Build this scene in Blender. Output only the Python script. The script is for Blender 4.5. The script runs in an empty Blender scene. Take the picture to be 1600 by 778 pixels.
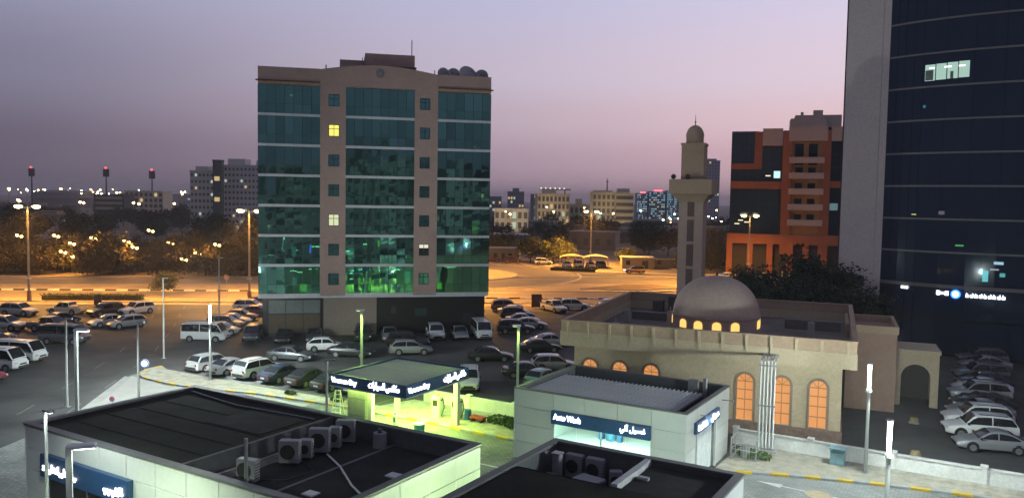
import bpy, math, random
from mathutils import Vector, Matrix
rnd = random.Random(7)
R = math.radians
C = bpy.context.scene.collection
sc = bpy.context.scene

# ------------------------------------------------------------------ camera
cam = bpy.data.cameras.new('camera'); camo = bpy.data.objects.new('camera', cam); C.objects.link(camo)
CAM_H = 16.5; pitch = math.atan(76/1250); roll = math.atan(.0165)
_U0 = Vector((0, math.sin(pitch), math.cos(pitch))); _F = Vector((0, math.cos(pitch), -math.sin(pitch))); _X = Vector((1, 0, 0))
_R = _X*math.cos(roll)+_U0*math.sin(roll); _U = _U0*math.cos(roll)-_X*math.sin(roll)
m = Matrix.Identity(4)
for i in range(3):
    m[i][0] = _R[i]; m[i][1] = _U[i]; m[i][2] = -_F[i]
m[2][3] = CAM_H
camo.matrix_world = m
cam.sensor_width = 36; cam.lens = 36*1250/1600; cam.clip_start = .1; cam.clip_end = 9000
sc.camera = camo

# ------------------------------------------------------------------ dusk sky
w = bpy.data.worlds.new('World'); sc.world = w; w.use_nodes = True
nt = w.node_tree; N = nt.nodes; Lk = nt.links; N.clear()
def wn(t, **k):
    n = N.new(t)
    for a, b in k.items(): setattr(n, a, b)
    return n
SUN_AZ, SUN_EL = R(42), R(1.5)          # the afterglow lies to the right of the view
tc = wn('ShaderNodeTexCoord'); sx = wn('ShaderNodeSeparateXYZ'); Lk.new(tc.outputs['Generated'], sx.inputs[0])
def ramp(stops):
    r = wn('ShaderNodeValToRGB'); r.color_ramp.interpolation = 'EASE'
    e = r.color_ramp.elements
    while len(e) < len(stops): e.new(.5)
    for q, (p, c) in zip(e, stops): q.position = p; q.color = (*c, 1)
    Lk.new(sx.outputs['Z'], r.inputs[0]); return r
rL = ramp([(0, (.118, .094, .135)), (.05, (.138, .116, .165)), (.13, (.205, .195, .280)), (.26, (.325, .330, .480)), (.6, (.19, .20, .31)), (1, (.14, .155, .235))])
rC = ramp([(0, (.420, .285, .350)), (.05, (.450, .330, .410)), (.10, (.530, .415, .495)), (.15, (.560, .485, .600)), (.26, (.500, .490, .680)), (.6, (.22, .225, .33)), (1, (.14, .155, .235))])
rR = ramp([(0, (.640, .390, .430)), (.05, (.740, .475, .515)), (.10, (.800, .575, .620)), (.15, (.760, .620, .715)), (.26, (.670, .620, .800)), (.6, (.26, .255, .36)), (1, (.14, .155, .235))])
rB = ramp([(0, (.090, .080, .115)), (.13, (.115, .115, .17)), (.4, (.125, .135, .20)), (1, (.14, .155, .235))])
dv = wn('ShaderNodeVectorMath', operation='DOT_PRODUCT'); Lk.new(tc.outputs['Generated'], dv.inputs[0]); dv.inputs[1].default_value = (math.sin(SUN_AZ), math.cos(SUN_AZ), 0)
def mrange(a, b):
    q = wn('ShaderNodeMapRange'); q.interpolation_type = 'SMOOTHSTEP'; Lk.new(dv.outputs['Value'], q.inputs['Value'])
    q.inputs['From Min'].default_value = a; q.inputs['From Max'].default_value = b; return q
def mix(f, a, b):
    q = wn('ShaderNodeMix', data_type='RGBA'); Lk.new(f.outputs[0], q.inputs[0])
    Lk.new(a, q.inputs[6]); Lk.new(b, q.inputs[7]); return q.outputs[2]
c1 = mix(mrange(-.6, .22), rB.outputs[0], rL.outputs[0])
c2 = mix(mrange(.22, .80), c1, rC.outputs[0])
c3 = mix(mrange(.70, 1.0), c2, rR.outputs[0])
sky = wn('ShaderNodeTexSky', sky_type='NISHITA'); sky.sun_disc = False; sky.sun_elevation = SUN_EL; sky.sun_rotation = SUN_AZ
sky.air_density = 2; sky.dust_density = 4
ad = wn('ShaderNodeMix', data_type='RGBA', blend_type='ADD'); ad.inputs[0].default_value = .004
Lk.new(c3, ad.inputs[6]); Lk.new(sky.outputs[0], ad.inputs[7])
bg = wn('ShaderNodeBackground'); Lk.new(ad.outputs[2], bg.inputs[0]); bg.inputs[1].default_value = 1.08
out = wn('ShaderNodeOutputWorld'); Lk.new(bg.outputs[0], out.inputs[0])

sl = bpy.data.lights.new('sun', 'SUN'); sl.energy = .06; sl.angle = R(25); sl.color = (1, .72, .62)
so = bpy.data.objects.new('sun', sl); C.objects.link(so)
so.rotation_euler = (R(90)-R(6), 0, -SUN_AZ+math.pi); so.location = (80, 60, 90)

vs = sc.view_settings; vs.view_transform = 'Standard'; vs.look = 'None'; vs.exposure = 0; vs.gamma = 1; vs.use_curve_mapping = False
sc.render.engine = 'CYCLES'; cy = sc.cycles
cy.use_denoising = True
try: cy.denoiser = 'OPENIMAGEDENOISE'
except Exception: pass
cy.max_bounces = 5; cy.diffuse_bounces = 2; cy.glossy_bounces = 3; cy.transmission_bounces = 4; cy.transparent_max_bounces = 10
cy.volume_bounces = 0; cy.sample_clamp_indirect = 4; cy.sample_clamp_direct = 30; cy.use_light_tree = True; cy.caustics_reflective = False; cy.caustics_refractive = False

# ------------------------------------------------------------------ materials
MATS = {}
def M(name, col=(.5, .5, .5), rough=.7, metal=0., var=.18, scale=3., bump=0., emit=0., ecol=None, fine=0., famp=.08, coat=0., orand=0., spec=.5):
    if name in MATS: return MATS[name]
    mt = bpy.data.materials.new(name); mt.use_nodes = True; t = mt.node_tree; b = t.nodes['Principled BSDF']
    b.inputs['Roughness'].default_value = rough; b.inputs['Metallic'].default_value = metal
    b.inputs['Specular IOR Level'].default_value = spec
    if coat: b.inputs['Coat Weight'].default_value = coat; b.inputs['Coat Roughness'].default_value = .08
    co = t.nodes.new('ShaderNodeTexCoord'); n = t.nodes.new('ShaderNodeTexNoise'); t.links.new(co.outputs['Object'], n.inputs['Vector'])
    n.inputs['Scale'].default_value = scale; n.inputs['Detail'].default_value = 6; n.inputs['Roughness'].default_value = .65
    mr = t.nodes.new('ShaderNodeMapRange'); t.links.new(n.outputs[0], mr.inputs[0]); mr.inputs['From Min'].default_value = .3; mr.inputs['From Max'].default_value = .7
    mr.inputs['To Min'].default_value = 1-var; mr.inputs['To Max'].default_value = 1+var
    src = mr.outputs[0]
    if fine:
        n2 = t.nodes.new('ShaderNodeTexNoise'); t.links.new(co.outputs['Object'], n2.inputs['Vector']); n2.inputs['Scale'].default_value = fine; n2.inputs['Detail'].default_value = 3
        mr2 = t.nodes.new('ShaderNodeMapRange'); t.links.new(n2.outputs[0], mr2.inputs[0]); mr2.inputs['From Min'].default_value = .3; mr2.inputs['From Max'].default_value = .7
        mr2.inputs['To Min'].default_value = 1-famp; mr2.inputs['To Max'].default_value = 1+famp
        mm = t.nodes.new('ShaderNodeMath'); mm.operation = 'MULTIPLY'; t.links.new(src, mm.inputs[0]); t.links.new(mr2.outputs[0], mm.inputs[1]); src = mm.outputs[0]
    if orand:
        oi = t.nodes.new('ShaderNodeObjectInfo'); mr3 = t.nodes.new('ShaderNodeMapRange'); t.links.new(oi.outputs['Random'], mr3.inputs[0])
        mr3.inputs['To Min'].default_value = 1-orand; mr3.inputs['To Max'].default_value = 1+orand
        mm = t.nodes.new('ShaderNodeMath'); mm.operation = 'MULTIPLY'; t.links.new(src, mm.inputs[0]); t.links.new(mr3.outputs[0], mm.inputs[1]); src = mm.outputs[0]
    mx = t.nodes.new('ShaderNodeVectorMath'); mx.operation = 'SCALE'; mx.inputs[0].default_value = col; t.links.new(src, mx.inputs['Scale'])
    t.links.new(mx.outputs[0], b.inputs['Base Color'])
    if bump:
        bp = t.nodes.new('ShaderNodeBump'); bp.inputs['Strength'].default_value = bump; bp.inputs['Distance'].default_value = .03
        t.links.new(n.outputs[0], bp.inputs['Height']); t.links.new(bp.outputs[0], b.inputs['Normal'])
    if emit:
        b.inputs['Emission Color'].default_value = (*(ecol or col), 1); b.inputs['Emission Strength'].default_value = emit
    MATS[name] = mt; return mt
def glass(name, tint, refl=.16, rough=.04, wob=.02, orand=.4, trans=True, gcol=None):
    """tinted facade glass: clear tinted body plus mirror coat, panes slightly out of plane"""
    if name in MATS: return MATS[name]
    mt = bpy.data.materials.new(name); mt.use_nodes = True; t = mt.node_tree; t.nodes.clear()
    o = t.nodes.new('ShaderNodeOutputMaterial'); g = t.nodes.new('ShaderNodeBsdfGlossy'); g.inputs['Roughness'].default_value = rough
    g.inputs['Color'].default_value = (*(gcol or (tint[0]*.5+.35, tint[1]*.5+.40, tint[2]*.5+.40)), 1)
    tr = t.nodes.new('ShaderNodeBsdfTransparent' if trans else 'ShaderNodeBsdfDiffuse'); tr.inputs[0].default_value = (*tint, 1)
    oi = t.nodes.new('ShaderNodeObjectInfo'); mr = t.nodes.new('ShaderNodeMapRange'); t.links.new(oi.outputs['Random'], mr.inputs[0])
    mr.inputs['To Min'].default_value = refl*(1-orand); mr.inputs['To Max'].default_value = refl*(1+orand)
    lw = t.nodes.new('ShaderNodeFresnel'); lw.inputs[0].default_value = 1.5
    a = t.nodes.new('ShaderNodeMath'); a.operation = 'ADD'; a.use_clamp = True; t.links.new(mr.outputs[0], a.inputs[0]); t.links.new(lw.outputs[0], a.inputs[1])
    mx = t.nodes.new('ShaderNodeMixShader'); t.links.new(a.outputs[0], mx.inputs[0]); t.links.new(tr.outputs[0], mx.inputs[1]); t.links.new(g.outputs[0], mx.inputs[2])
    co = t.nodes.new('ShaderNodeTexCoord'); n = t.nodes.new('ShaderNodeTexNoise'); n.inputs['Scale'].default_value = .8; n.inputs['Detail'].default_value = 1
    t.links.new(co.outputs['Object'], n.inputs['Vector'])
    bp = t.nodes.new('ShaderNodeBump'); bp.inputs['Strength'].default_value = wob*10; bp.inputs['Distance'].default_value = .02
    t.links.new(n.outputs[0], bp.inputs['Height']); t.links.new(bp.outputs[0], g.inputs['Normal'])
    t.links.new(mx.outputs[0], o.inputs[0]); MATS[name] = mt; return mt
def E_(name, col, s): return M(name, tuple(c*.25 for c in col), .5, emit=s, ecol=col, var=.05)

# ------------------------------------------------------------------ mesh helpers
class MB:
    def __init__(s): s.v = []; s.f = []
    def add(s, vs, fs):
        k = len(s.v); s.v += [tuple(p) for p in vs]; s.f += [tuple(i+k for i in f) for f in fs]; return s
    def bb(s, x0, x1, y0, y1, z0, z1):
        return s.add([(x0,y0,z0),(x1,y0,z0),(x1,y1,z0),(x0,y1,z0),(x0,y0,z1),(x1,y0,z1),(x1,y1,z1),(x0,y1,z1)],
                     [(3,2,1,0),(4,5,6,7),(0,1,5,4),(1,2,6,5),(2,3,7,6),(3,0,4,7)])
    def bev(s, x0, x1, y0, y1, z0, z1, b=.03):
        """box with chamfered vertical and top edges"""
        def ring(i, z): return [(x0+i+b,y0+i,z),(x1-i-b,y0+i,z),(x1-i,y0+i+b,z),(x1-i,y1-i-b,z),(x1-i-b,y1-i,z),(x0+i+b,y1-i,z),(x0+i,y1-i-b,z),(x0+i,y0+i+b,z)]
        vs = ring(0, z0)+ring(0, z1-b)+ring(b, z1)
        fs = [tuple(range(7,-1,-1)), tuple(range(16,24))]
        for q in (0, 8):
            for i in range(8): fs.append((q+i, q+(i+1) % 8, q+8+(i+1) % 8, q+8+i))
        return s.add(vs, fs)
    def box(s, c, d, rz=0):
        hx, hy, hz = d[0]/2, d[1]/2, d[2]/2; q = MB().bb(-hx, hx, -hy, hy, -hz, hz); cs, sn = math.cos(rz), math.sin(rz)
        return s.add([(c[0]+x*cs-y*sn, c[1]+x*sn+y*cs, c[2]+z) for x, y, z in q.v], q.f)
    def cyl(s, p0, p1, r0, r1=None, n=10, caps=True):
        r1 = r0 if r1 is None else r1; a = Vector(p0); b = Vector(p1); d = (b-a).normalized()
        u = d.orthogonal().normalized(); w_ = d.cross(u)
        vs = [a+(u*math.cos(2*math.pi*i/n)+w_*math.sin(2*math.pi*i/n))*r0 for i in range(n)]+[b+(u*math.cos(2*math.pi*i/n)+w_*math.sin(2*math.pi*i/n))*r1 for i in range(n)]
        fs = [(i, (i+1) % n, n+(i+1) % n, n+i) for i in range(n)]
        if caps: fs += [tuple(range(n-1, -1, -1)), tuple(range(n, 2*n))]
        return s.add(vs, fs)
    def tube(s, pts, r, n=6):
        for a, b in zip(pts, pts[1:]): s.cyl(a, b, r, r, n)
        return s
    def lathe(s, prof, n=24, c=(0, 0, 0), a0=0, a1=2*math.pi):
        full = abs(a1-a0-2*math.pi) < 1e-6; k = n if full else n+1; vs = []
        for r, z in prof:
            for i in range(k):
                a = a0+(a1-a0)*i/n; vs.append((c[0]+r*math.cos(a), c[1]+r*math.sin(a), c[2]+z))
        fs = []
        for j in range(len(prof)-1):
            for i in range(n):
                i2 = (i+1) % k; fs.append((j*k+i, j*k+i2, (j+1)*k+i2, (j+1)*k+i))
        return s.add(vs, fs)
    def prism(s, pts, z0, z1):
        n = len(pts); vs = [(x, y, z0) for x, y in pts]+[(x, y, z1) for x, y in pts]
        return s.add(vs, [tuple(range(n-1, -1, -1)), tuple(range(n, 2*n))]+[(i, (i+1) % n, n+(i+1) % n, n+i) for i in range(n)])
    def xzprism(s, pts, y0, y1):
        n = len(pts); vs = [(x, y0, z) for x, z in pts]+[(x, y1, z) for x, z in pts]
        return s.add(vs, [tuple(range(n)), tuple(range(2*n-1, n-1, -1))]+[((i+1) % n, i, n+i, n+(i+1) % n) for i in range(n)])
    def sheet(s, pts, z): return s.add([(x, y, z) for x, y in pts], [tuple(range(len(pts)))])
    def mesh(s, name, mat, smooth=None):
        me = bpy.data.meshes.new(name); me.from_pydata(s.v, [], s.f)
        if mat: me.materials.append(mat)
        if smooth:
            me.shade_smooth(); me.set_sharp_from_angle(angle=R(smooth))
        me.update(); return me
    def build(s, name, mat, parent=None, smooth=None, loc=(0, 0, 0), rz=0):
        return link(name, s.mesh(name, mat, smooth), parent, loc, rz)
def link(name, me, parent=None, loc=(0, 0, 0), rz=0):
    o = bpy.data.objects.new(name, me); C.objects.link(o); o.location = loc; o.rotation_euler = (0, 0, rz)
    if parent: o.parent = parent
    return o
def tag(o, label=None, cat=None, group=None, kind=None):
    if label: o['label'] = label
    if cat: o['category'] = cat
    if group: o['group'] = group
    if kind: o['kind'] = kind
    return o
def thing(name, label, cat, loc=(0, 0, 0), rz=0, group=None):
    o = link(name, None, None, loc, rz); o.empty_display_size = .3
    return tag(o, label, cat, group)
KIDS = {}
def kids(o):
    return list(o.children)
def copy_tree(o, parent=None):
    c = o.copy(); C.objects.link(c); c.parent = parent
    for ch in kids(o): copy_tree(ch, c)
    return c
def lamp(name, kind, parent, loc, energy, col, size=.25, rot=None, spot=None):
    l = bpy.data.lights.new(name, kind); l.energy = energy; l.color = col
    if kind == 'AREA':
        l.shape = 'RECTANGLE'; l.size, l.size_y = size
    else: l.shadow_soft_size = size
    if kind == 'SPOT': l.spot_size = R(spot or 150); l.spot_blend = .6
    o = bpy.data.objects.new(name, l); C.objects.link(o); o.location = loc
    if rot: o.rotation_euler = rot
    if parent: o.parent = parent
    return o
def text_mesh(s, size, mat, ext=.03):
    cu = bpy.data.curves.new('lettering', 'FONT'); cu.body = s; cu.size = size; cu.extrude = ext; cu.offset = .009; cu.align_x = 'LEFT'; cu.resolution_u = 3
    o = bpy.data.objects.new('lettering', cu); C.objects.link(o); bpy.context.view_layer.update()
    me = bpy.data.meshes.new_from_object(o.evaluated_get(bpy.context.evaluated_depsgraph_get())); bpy.data.objects.remove(o)
    me.materials.clear(); me.materials.append(mat); return me
def sign_text(name, s, parent, loc, rz, width, mat, height=None):
    """stand the lettering upright on a face whose outward normal is local -y, scaled to a given width"""
    me = text_mesh(s, 1, mat); xs = [v.co.x for v in me.vertices]; ys = [v.co.y for v in me.vertices]
    if not xs: return None
    k = width/(max(xs)-min(xs)); ky = (height/(max(ys)-min(ys))) if height else k
    for v in me.vertices:
        x = (v.co.x-min(xs))*k; z = (v.co.y-min(ys))*ky; v.co = (x, -v.co.z, z)
    return link(name, me, parent, loc, rz)
SA = R(-31)
def SF(s, t, z=0): return (s*math.cos(SA)-t*math.sin(SA), s*math.sin(SA)+t*math.cos(SA), z)
def SP(pts): return [SF(*p)[:2] for p in pts]
# ------------------------------------------------------------------ common colours
asph = M('asphalt', (.054, .054, .052), .85, var=.5, scale=.16, fine=14, famp=.2, bump=.1)
asph2 = M('road_asphalt', (.21, .165, .11), .8, var=.25, scale=.15, fine=12, famp=.2)
sand = M('sand', (.44, .32, .17), .95, var=.25, scale=.22, fine=6, famp=.2, bump=.25)
dirt = M('dry_earth', (.15, .115, .085), .95, var=.35, scale=.03, fine=.9)
conc = M('concrete', (.34, .33, .31), .8, var=.15, scale=.7, fine=9)
whitep = M('white_road_paint', (.72, .72, .68), .7, var=.18, scale=2)
yellowp = M('yellow_kerb_paint', (.62, .42, .05), .7, var=.18, scale=3)
greyp = M('grey_kerb_paint', (.36, .38, .38), .7, var=.18, scale=3)
pipe_w = M('white_plastic', (.62, .64, .62), .5, var=.1)
blackm = M('dark_metal', (.03, .03, .032), .5)
galv = M('galvanised_steel', (.34, .35, .35), .45, metal=.6, var=.12)
whitem = M('white_metal', (.62, .64, .62), .4, var=.08)
darkg = M('dark_window', (.015, .018, .02), .12, var=.1)
stucco = M('cream_render', (.46, .40, .32), .85, var=.12, scale=.5, fine=8)

# ------------------------------------------------------------------ ground
tag(MB().sheet([(-4000, -300), (4000, -300), (4000, 8000), (-4000, 8000)], 0).build('ground', dirt), kind='structure')
def strct(name, pts, z, mat): return tag(MB().sheet(pts, z).build(name, mat), kind='structure')
strct('parking_lot', [(-120, 20), (60, 20), (75, 60), (75, 118), (13, 112), (13, 118), (-40, 124), (-120, 117)], .004, asph)
# wide main road with median, passing behind the office building
def line_pts(x0, x1, yf, step=8):
    n = max(2, int((x1-x0)/step)); return [(x0+(x1-x0)*i/n, yf(x0+(x1-x0)*i/n)) for i in range(n+1)]
near = lambda x: 131.5+.095*x                    # near kerb line of the main road
far = lambda x: 172+.16*x
strct('roadside_sand', line_pts(-260, 110, lambda x: near(x)-7)+line_pts(-260, 110, lambda x: far(x)+2)[::-1], .006, sand)
strct('main_road', line_pts(-260, 110, lambda x: near(x)+1)+line_pts(-260, 110, lambda x: near(x)+10)[::-1], .010, asph2)
strct('service_road', line_pts(-260, 110, lambda x: far(x)-14)+line_pts(-260, 110, lambda x: far(x)-3)[::-1], .010, asph2)
def kerb(name, pts, w, h, mats, seg, z=0, label=None):
    """a kerb laid from single blocks along a line, colours taking turns"""
    root = tag(link(name, None), kind='structure'); k = 0
    for a, b in zip(pts, pts[1:]):
        L = math.hypot(b[0]-a[0], b[1]-a[1]); n = max(1, round(L/seg)); an = math.atan2(b[1]-a[1], b[0]-a[0]); s_ = L/n
        me = {}
        for i in range(n):
            mt = mats[k % len(mats)]; k += 1
            if mt.name not in me: me[mt.name] = MB().bev(-s_/2+.006, s_/2-.006, -w/2, w/2, z, z+h, .025).mesh('kerb_block', mt)
            f = (i+.5)/n; link('kerb_block', me[mt.name], root, (a[0]+(b[0]-a[0])*f, a[1]+(b[1]-a[1])*f, 0), an)
    return root
def long_kerb(name, pts, w, h, mat):
    mb = MB()
    for a, b in zip(pts, pts[1:]):
        mb.box(((a[0]+b[0])/2, (a[1]+b[1])/2, h/2), (math.hypot(b[0]-a[0], b[1]-a[1]), w, h), math.atan2(b[1]-a[1], b[0]-a[0]))
    return tag(mb.build(name, mat), kind='structure')
long_kerb('near_kerb', line_pts(-260, 110, lambda x: near(x)-4.4), .3, .14, conc)
long_kerb('median_kerb', line_pts(-260, 110, lambda x: near(x)+12.6), .3, .15, conc)
long_kerb('far_kerb', line_pts(-260, 110, lambda x: far(x)-2), .3, .15, conc)
# black and white kerb blocks of the median, as the photograph shows them
bw = [M('black_kerb_paint', (.03, .03, .03), .7), M('white_kerb_paint', (.7, .7, .66), .7)]
kerb('striped_median_kerb', line_pts(-110, -36, lambda x: near(x)+10.9, 200), .4, .22, bw, 1.9)
kerb('striped_median_kerb', line_pts(-8, 30, lambda x: near(x)+2.2, 200), .35, .2, bw, 1.9)
# roundabout to the right of the office building
def ell(cx, cy, a, b, n=40, a0=0, a1=2*math.pi): return [(cx+a*math.cos(a0+(a1-a0)*i/n), cy+b*math.sin(a0+(a1-a0)*i/n)) for i in range(n+(0 if a1-a0 > 6.28 else 1))]
strct('roundabout_road', ell(-14, 176, 29, 29), .016, asph2)
strct('roundabout_island', ell(-14, 176, 15, 15), .15, sand)
long_kerb('roundabout_kerb', ell(-14, 176, 15.2, 15.2)+[(1.2, 176)], .4, .17, conc)
long_kerb('roundabout_outer_kerb', ell(-14, 176, 29.2, 29.2, 24, R(-75), R(10)), .45, .16, M('pale_kerb', (.55, .50, .40), .8))
long_kerb('roundabout_outer_kerb', ell(-14, 176, 29.2, 29.2, 16, R(35), R(95)), .45, .16, MATS['pale_kerb'])
long_kerb('verge_kerb', [(14, 181), (40, 177), (75, 178)], .45, .16, MATS['pale_kerb'])
long_kerb('verge_kerb', [(20, 146), (34, 150), (48, 151)], .45, .16, MATS['pale_kerb'])
strct('roadside_path', [(8, 204), (12, 188), (40, 182), (80, 184), (80, 188), (40, 187), (16, 193), (14, 205)], .030, M('paved_path', (.42, .33, .22), .9, var=.15, fine=3))
isl = [(13, 150), (22, 158), (28, 160), (33, 154), (24, 149)]
tag(MB().prism(isl, 0, .14).build('traffic_island', M('island_earth', (.16, .11, .06), .9, var=.3, scale=.3)), kind='structure')
long_kerb('island_kerb', isl+[isl[0]], .35, .2, conc)
strct('right_road', [(16, 160), (130, 172), (130, 190), (16, 176)], .020, asph2)
strct('connecting_road', [(-6, 128), (16, 130), (40, 146), (30, 150), (2, 144)], .013, asph2)
# lane dashes on the side street
street = [(-36.5, 58), (-38.3, 70), (-40.6, 82), (-45, 97), (-50, 112), (-54, 124)]
def along(pts, d):
    for a, b in zip(pts, pts[1:]):
        L = math.hypot(b[0]-a[0], b[1]-a[1])
        if d <= L: return a[0]+(b[0]-a[0])*d/L, a[1]+(b[1]-a[1])*d/L, math.atan2(b[1]-a[1], b[0]-a[0])
        d -= L
    return (*pts[-1], 0)
mk = tag(link('lane_marking', None), kind='structure')
me = MB().bb(-1.5, 1.5, -.06, .06, .010, .016).mesh('lane_dash', M('worn_lane_paint', (.14, .14, .13), .8, var=.35, scale=3))
for off in (0., -3.4):
    for k in range(8):
        x, y, a = along(street, 2+k*8.2); link('lane_dash', me, mk, (x+off*math.sin(a)*-1, y+off*math.cos(a), 0), a)
# parking bay lines in the lot
pk = tag(link('bay_marking', None), kind='structure'); me = MB().bb(-2.4, 2.4, -.05, .05, .010, .015).mesh('bay_line', MATS['worn_lane_paint'])
for i in range(9):
    x, y, _ = SF(-64.6+i*2.85, 49.8); link('bay_line', me, pk, (x, y, 0), SA+R(90))

# ------------------------------------------------------------------ station forecourt
pav = bpy.data.materials.new('block_paving'); pav.use_nodes = True
t = pav.node_tree; b = t.nodes['Principled BSDF']; b.inputs['Roughness'].default_value = .75
co = t.nodes.new('ShaderNodeTexCoord'); br = t.nodes.new('ShaderNodeTexBrick'); t.links.new(co.outputs['Object'], br.inputs['Vector'])
br.inputs['Scale'].default_value = 1; br.inputs['Brick Width'].default_value = .42; br.inputs['Row Height'].default_value = .21; br.inputs['Mortar Size'].default_value = .016
br.inputs['Color1'].default_value = (.25, .26, .25, 1); br.inputs['Color2'].default_value = (.17, .18, .175, 1); br.inputs['Mortar'].default_value = (.08, .08, .08, 1)
n = t.nodes.new('ShaderNodeTexNoise'); n.inputs['Scale'].default_value = .35; n.inputs['Detail'].default_value = 5; t.links.new(co.outputs['Object'], n.inputs['Vector'])
mr = t.nodes.new('ShaderNodeMapRange'); t.links.new(n.outputs[0], mr.inputs[0]); mr.inputs['From Min'].default_value = .3; mr.inputs['From Max'].default_value = .7; mr.inputs['To Min'].default_value = .6; mr.inputs['To Max'].default_value = 1.2
vm = t.nodes.new('ShaderNodeVectorMath'); vm.operation = 'SCALE'; t.links.new(br.outputs['Color'], vm.inputs[0]); t.links.new(mr.outputs[0], vm.inputs['Scale']); t.links.new(vm.outputs[0], b.inputs['Base Color'])
bp = t.nodes.new('ShaderNodeBump'); bp.inputs['Strength'].default_value = .4; bp.inputs['Distance'].default_value = .01; t.links.new(br.outputs['Fac'], bp.inputs['Height']); bp.invert = True; t.links.new(bp.outputs[0], b.inputs['Normal'])
kl = [(-67.6, 47.8), (-67.5, 46.2), (-66.6, 44.7), (-64.6, 43.9), (-61, 43.7), (-57, 44.3), (-52, 45.6), (-45, 46.4), (-37, 46.7), (-27, 46.6)]
kr = [(-14.2, 47.2), (-13.0, 48.6), (-10, 49.8), (-5.6, 51.1), (-.3, 52.2), (6, 52.6), (14, 52.7)]
fc = MB().sheet([(-48, 8), (18, 8), (18, 52.6)]+kr[::-1]+[(-27, 46.6)]+kl[1:-1][::-1]+[(-66.6, 43.6), (-57.6, 33.8), (-54, 26)], .012)
o = fc.build('forecourt', pav, None, None, (0, 0, 0), SA); tag(o, kind='structure')
o = MB().sheet([(-66.5, 43.9), (-61, 43.3), (-56, 44), (-51, 45.2), (-46, 45.6), (-46, 37), (-58, 33.5)], .018).build('driveway', M('driveway_concrete', (.40, .39, .36), .8, var=.14, scale=.4, fine=5), None, None, (0, 0, 0), SA); tag(o, kind='structure')
o = MB().sheet([(-66.9, 43.5), (-66.0, 43.5), (-57.2, 34.0), (-58.1, 33.6)], .024).build('driveway_edge', conc, None, None, (0, 0, 0), SA); tag(o, kind='structure')
def strip(name, pts, h, mat):
    o = MB().prism(pts, 0, h).build(name, mat, None, None, (0, 0, 0), SA); return tag(o, kind='structure')
grav = M('verge_gravel', (.42, .39, .31), .95, var=.35, scale=1.2, fine=16, famp=.25, bump=.5)
strip('verge', kl+[(-27, 51.4), (-40, 51.4), (-41, 48.3), (-54, 47.3), (-66, 47.2)], .115, grav)
strip('verge', kr+[(14, 54.6), (-14, 54.6)], .115, grav)
kerb('yellow_kerb', SP(kl), .28, .17, [yellowp, greyp], 1.0)
kerb('yellow_kerb', SP(kr), .28, .17, [yellowp, greyp], 1.0)
# arrows and covers painted or set on the paving
def arrow(s, t_, ang, L):
    mb = MB().sheet([(0, -.07), (L, -.07), (L, .07), (0, .07)], 0); mb.sheet([(L, -.32), (L+1.5, 0), (L, .32)], 0)
    x, y, _ = SF(s, t_); tag(mb.build('painted_arrow', whitep, None, None, (x, y, .019), SA+ang), kind='structure')
arrow(-25.2, 41.3, R(180), 4.2); arrow(-4.0, 47.4, R(176), 6.0); arrow(-31.5, 43.0, R(165), 3.0)
for s, t_, rr in ((-7.9, 47.6, .75), (-3.4, 48.2, .85)):
    x, y, _ = SF(s, t_); o = thing('manhole_cover', 'sand coloured round manhole cover on the paving, '+('left of the pair by the yellow kerb' if s < -5 else 'right of the pair by the yellow kerb'), 'manhole cover', (x, y, .012))
    MB().lathe([(rr, 0), (rr, .02), (rr-.06, .026)], 24).build('rim', conc, o); MB().lathe([(rr-.07, .012), (.001, .016)], 24).build('lid', M('manhole_sand', (.42, .34, .22), .9), o)
for i, (s, t_) in enumerate(((-29.5, 42.2), (-27.9, 42.6), (-28.6, 38.6), (-27.2, 39.3))):
    x, y, _ = SF(s, t_)
    o = thing('drain_cover', 'square drain cover in the wash driveway, number %s of four from the yellow kerb' % ('one', 'two', 'three', 'four')[i], 'drain cover', (x, y, .012), SA)
    MB().bb(-.62, .62, -.5, -.44, 0, .02).bb(-.62, .62, .44, .5, 0, .02).bb(-.62, -.56, -.44, .44, 0, .02).bb(.56, .62, -.44, .44, 0, .02).build('frame', conc, o)
    MB().bb(-.55, .55, -.43, .43, 0, .01).build('lid', M('drain_lid', (.13, .14, .135), .7), o)
# boundary walls of the station
def garden_wall(label, s0, s1, t_, n):
    x, y, _ = SF(s0, t_); o = thing('boundary_wall', label, 'wall', (x, y, 0), SA); L = s1-s0; wl = M('white_wall_paint', (.76, .76, .72), .8, var=.14, scale=.8, fine=7)
    for i in range(n):
        a, b_ = L*i/n, L*(i+1)/n; MB().bb(a+.16, b_-.16, -.1, .1, 0, 1.0).build('wall_panel', wl, o); MB().bev(a+.16, b_-.16, -.15, .15, 1.0, 1.08, .02).build('coping', wl, o)
    for i in range(n+1):
        MB().bb(L*i/n-.16, L*i/n+.16, -.16, .16, 0, 1.14).bev(L*i/n-.22, L*i/n+.22, -.22, .22, 1.14, 1.24, .03).build('pier', wl, o)
garden_wall('white boundary wall with piers in front of the mosque', -14.6, 15, 54.75, 6)
garden_wall('white boundary wall lit green beside the vacuum bay', -38.9, -26.3, 51.6, 3)
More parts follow.
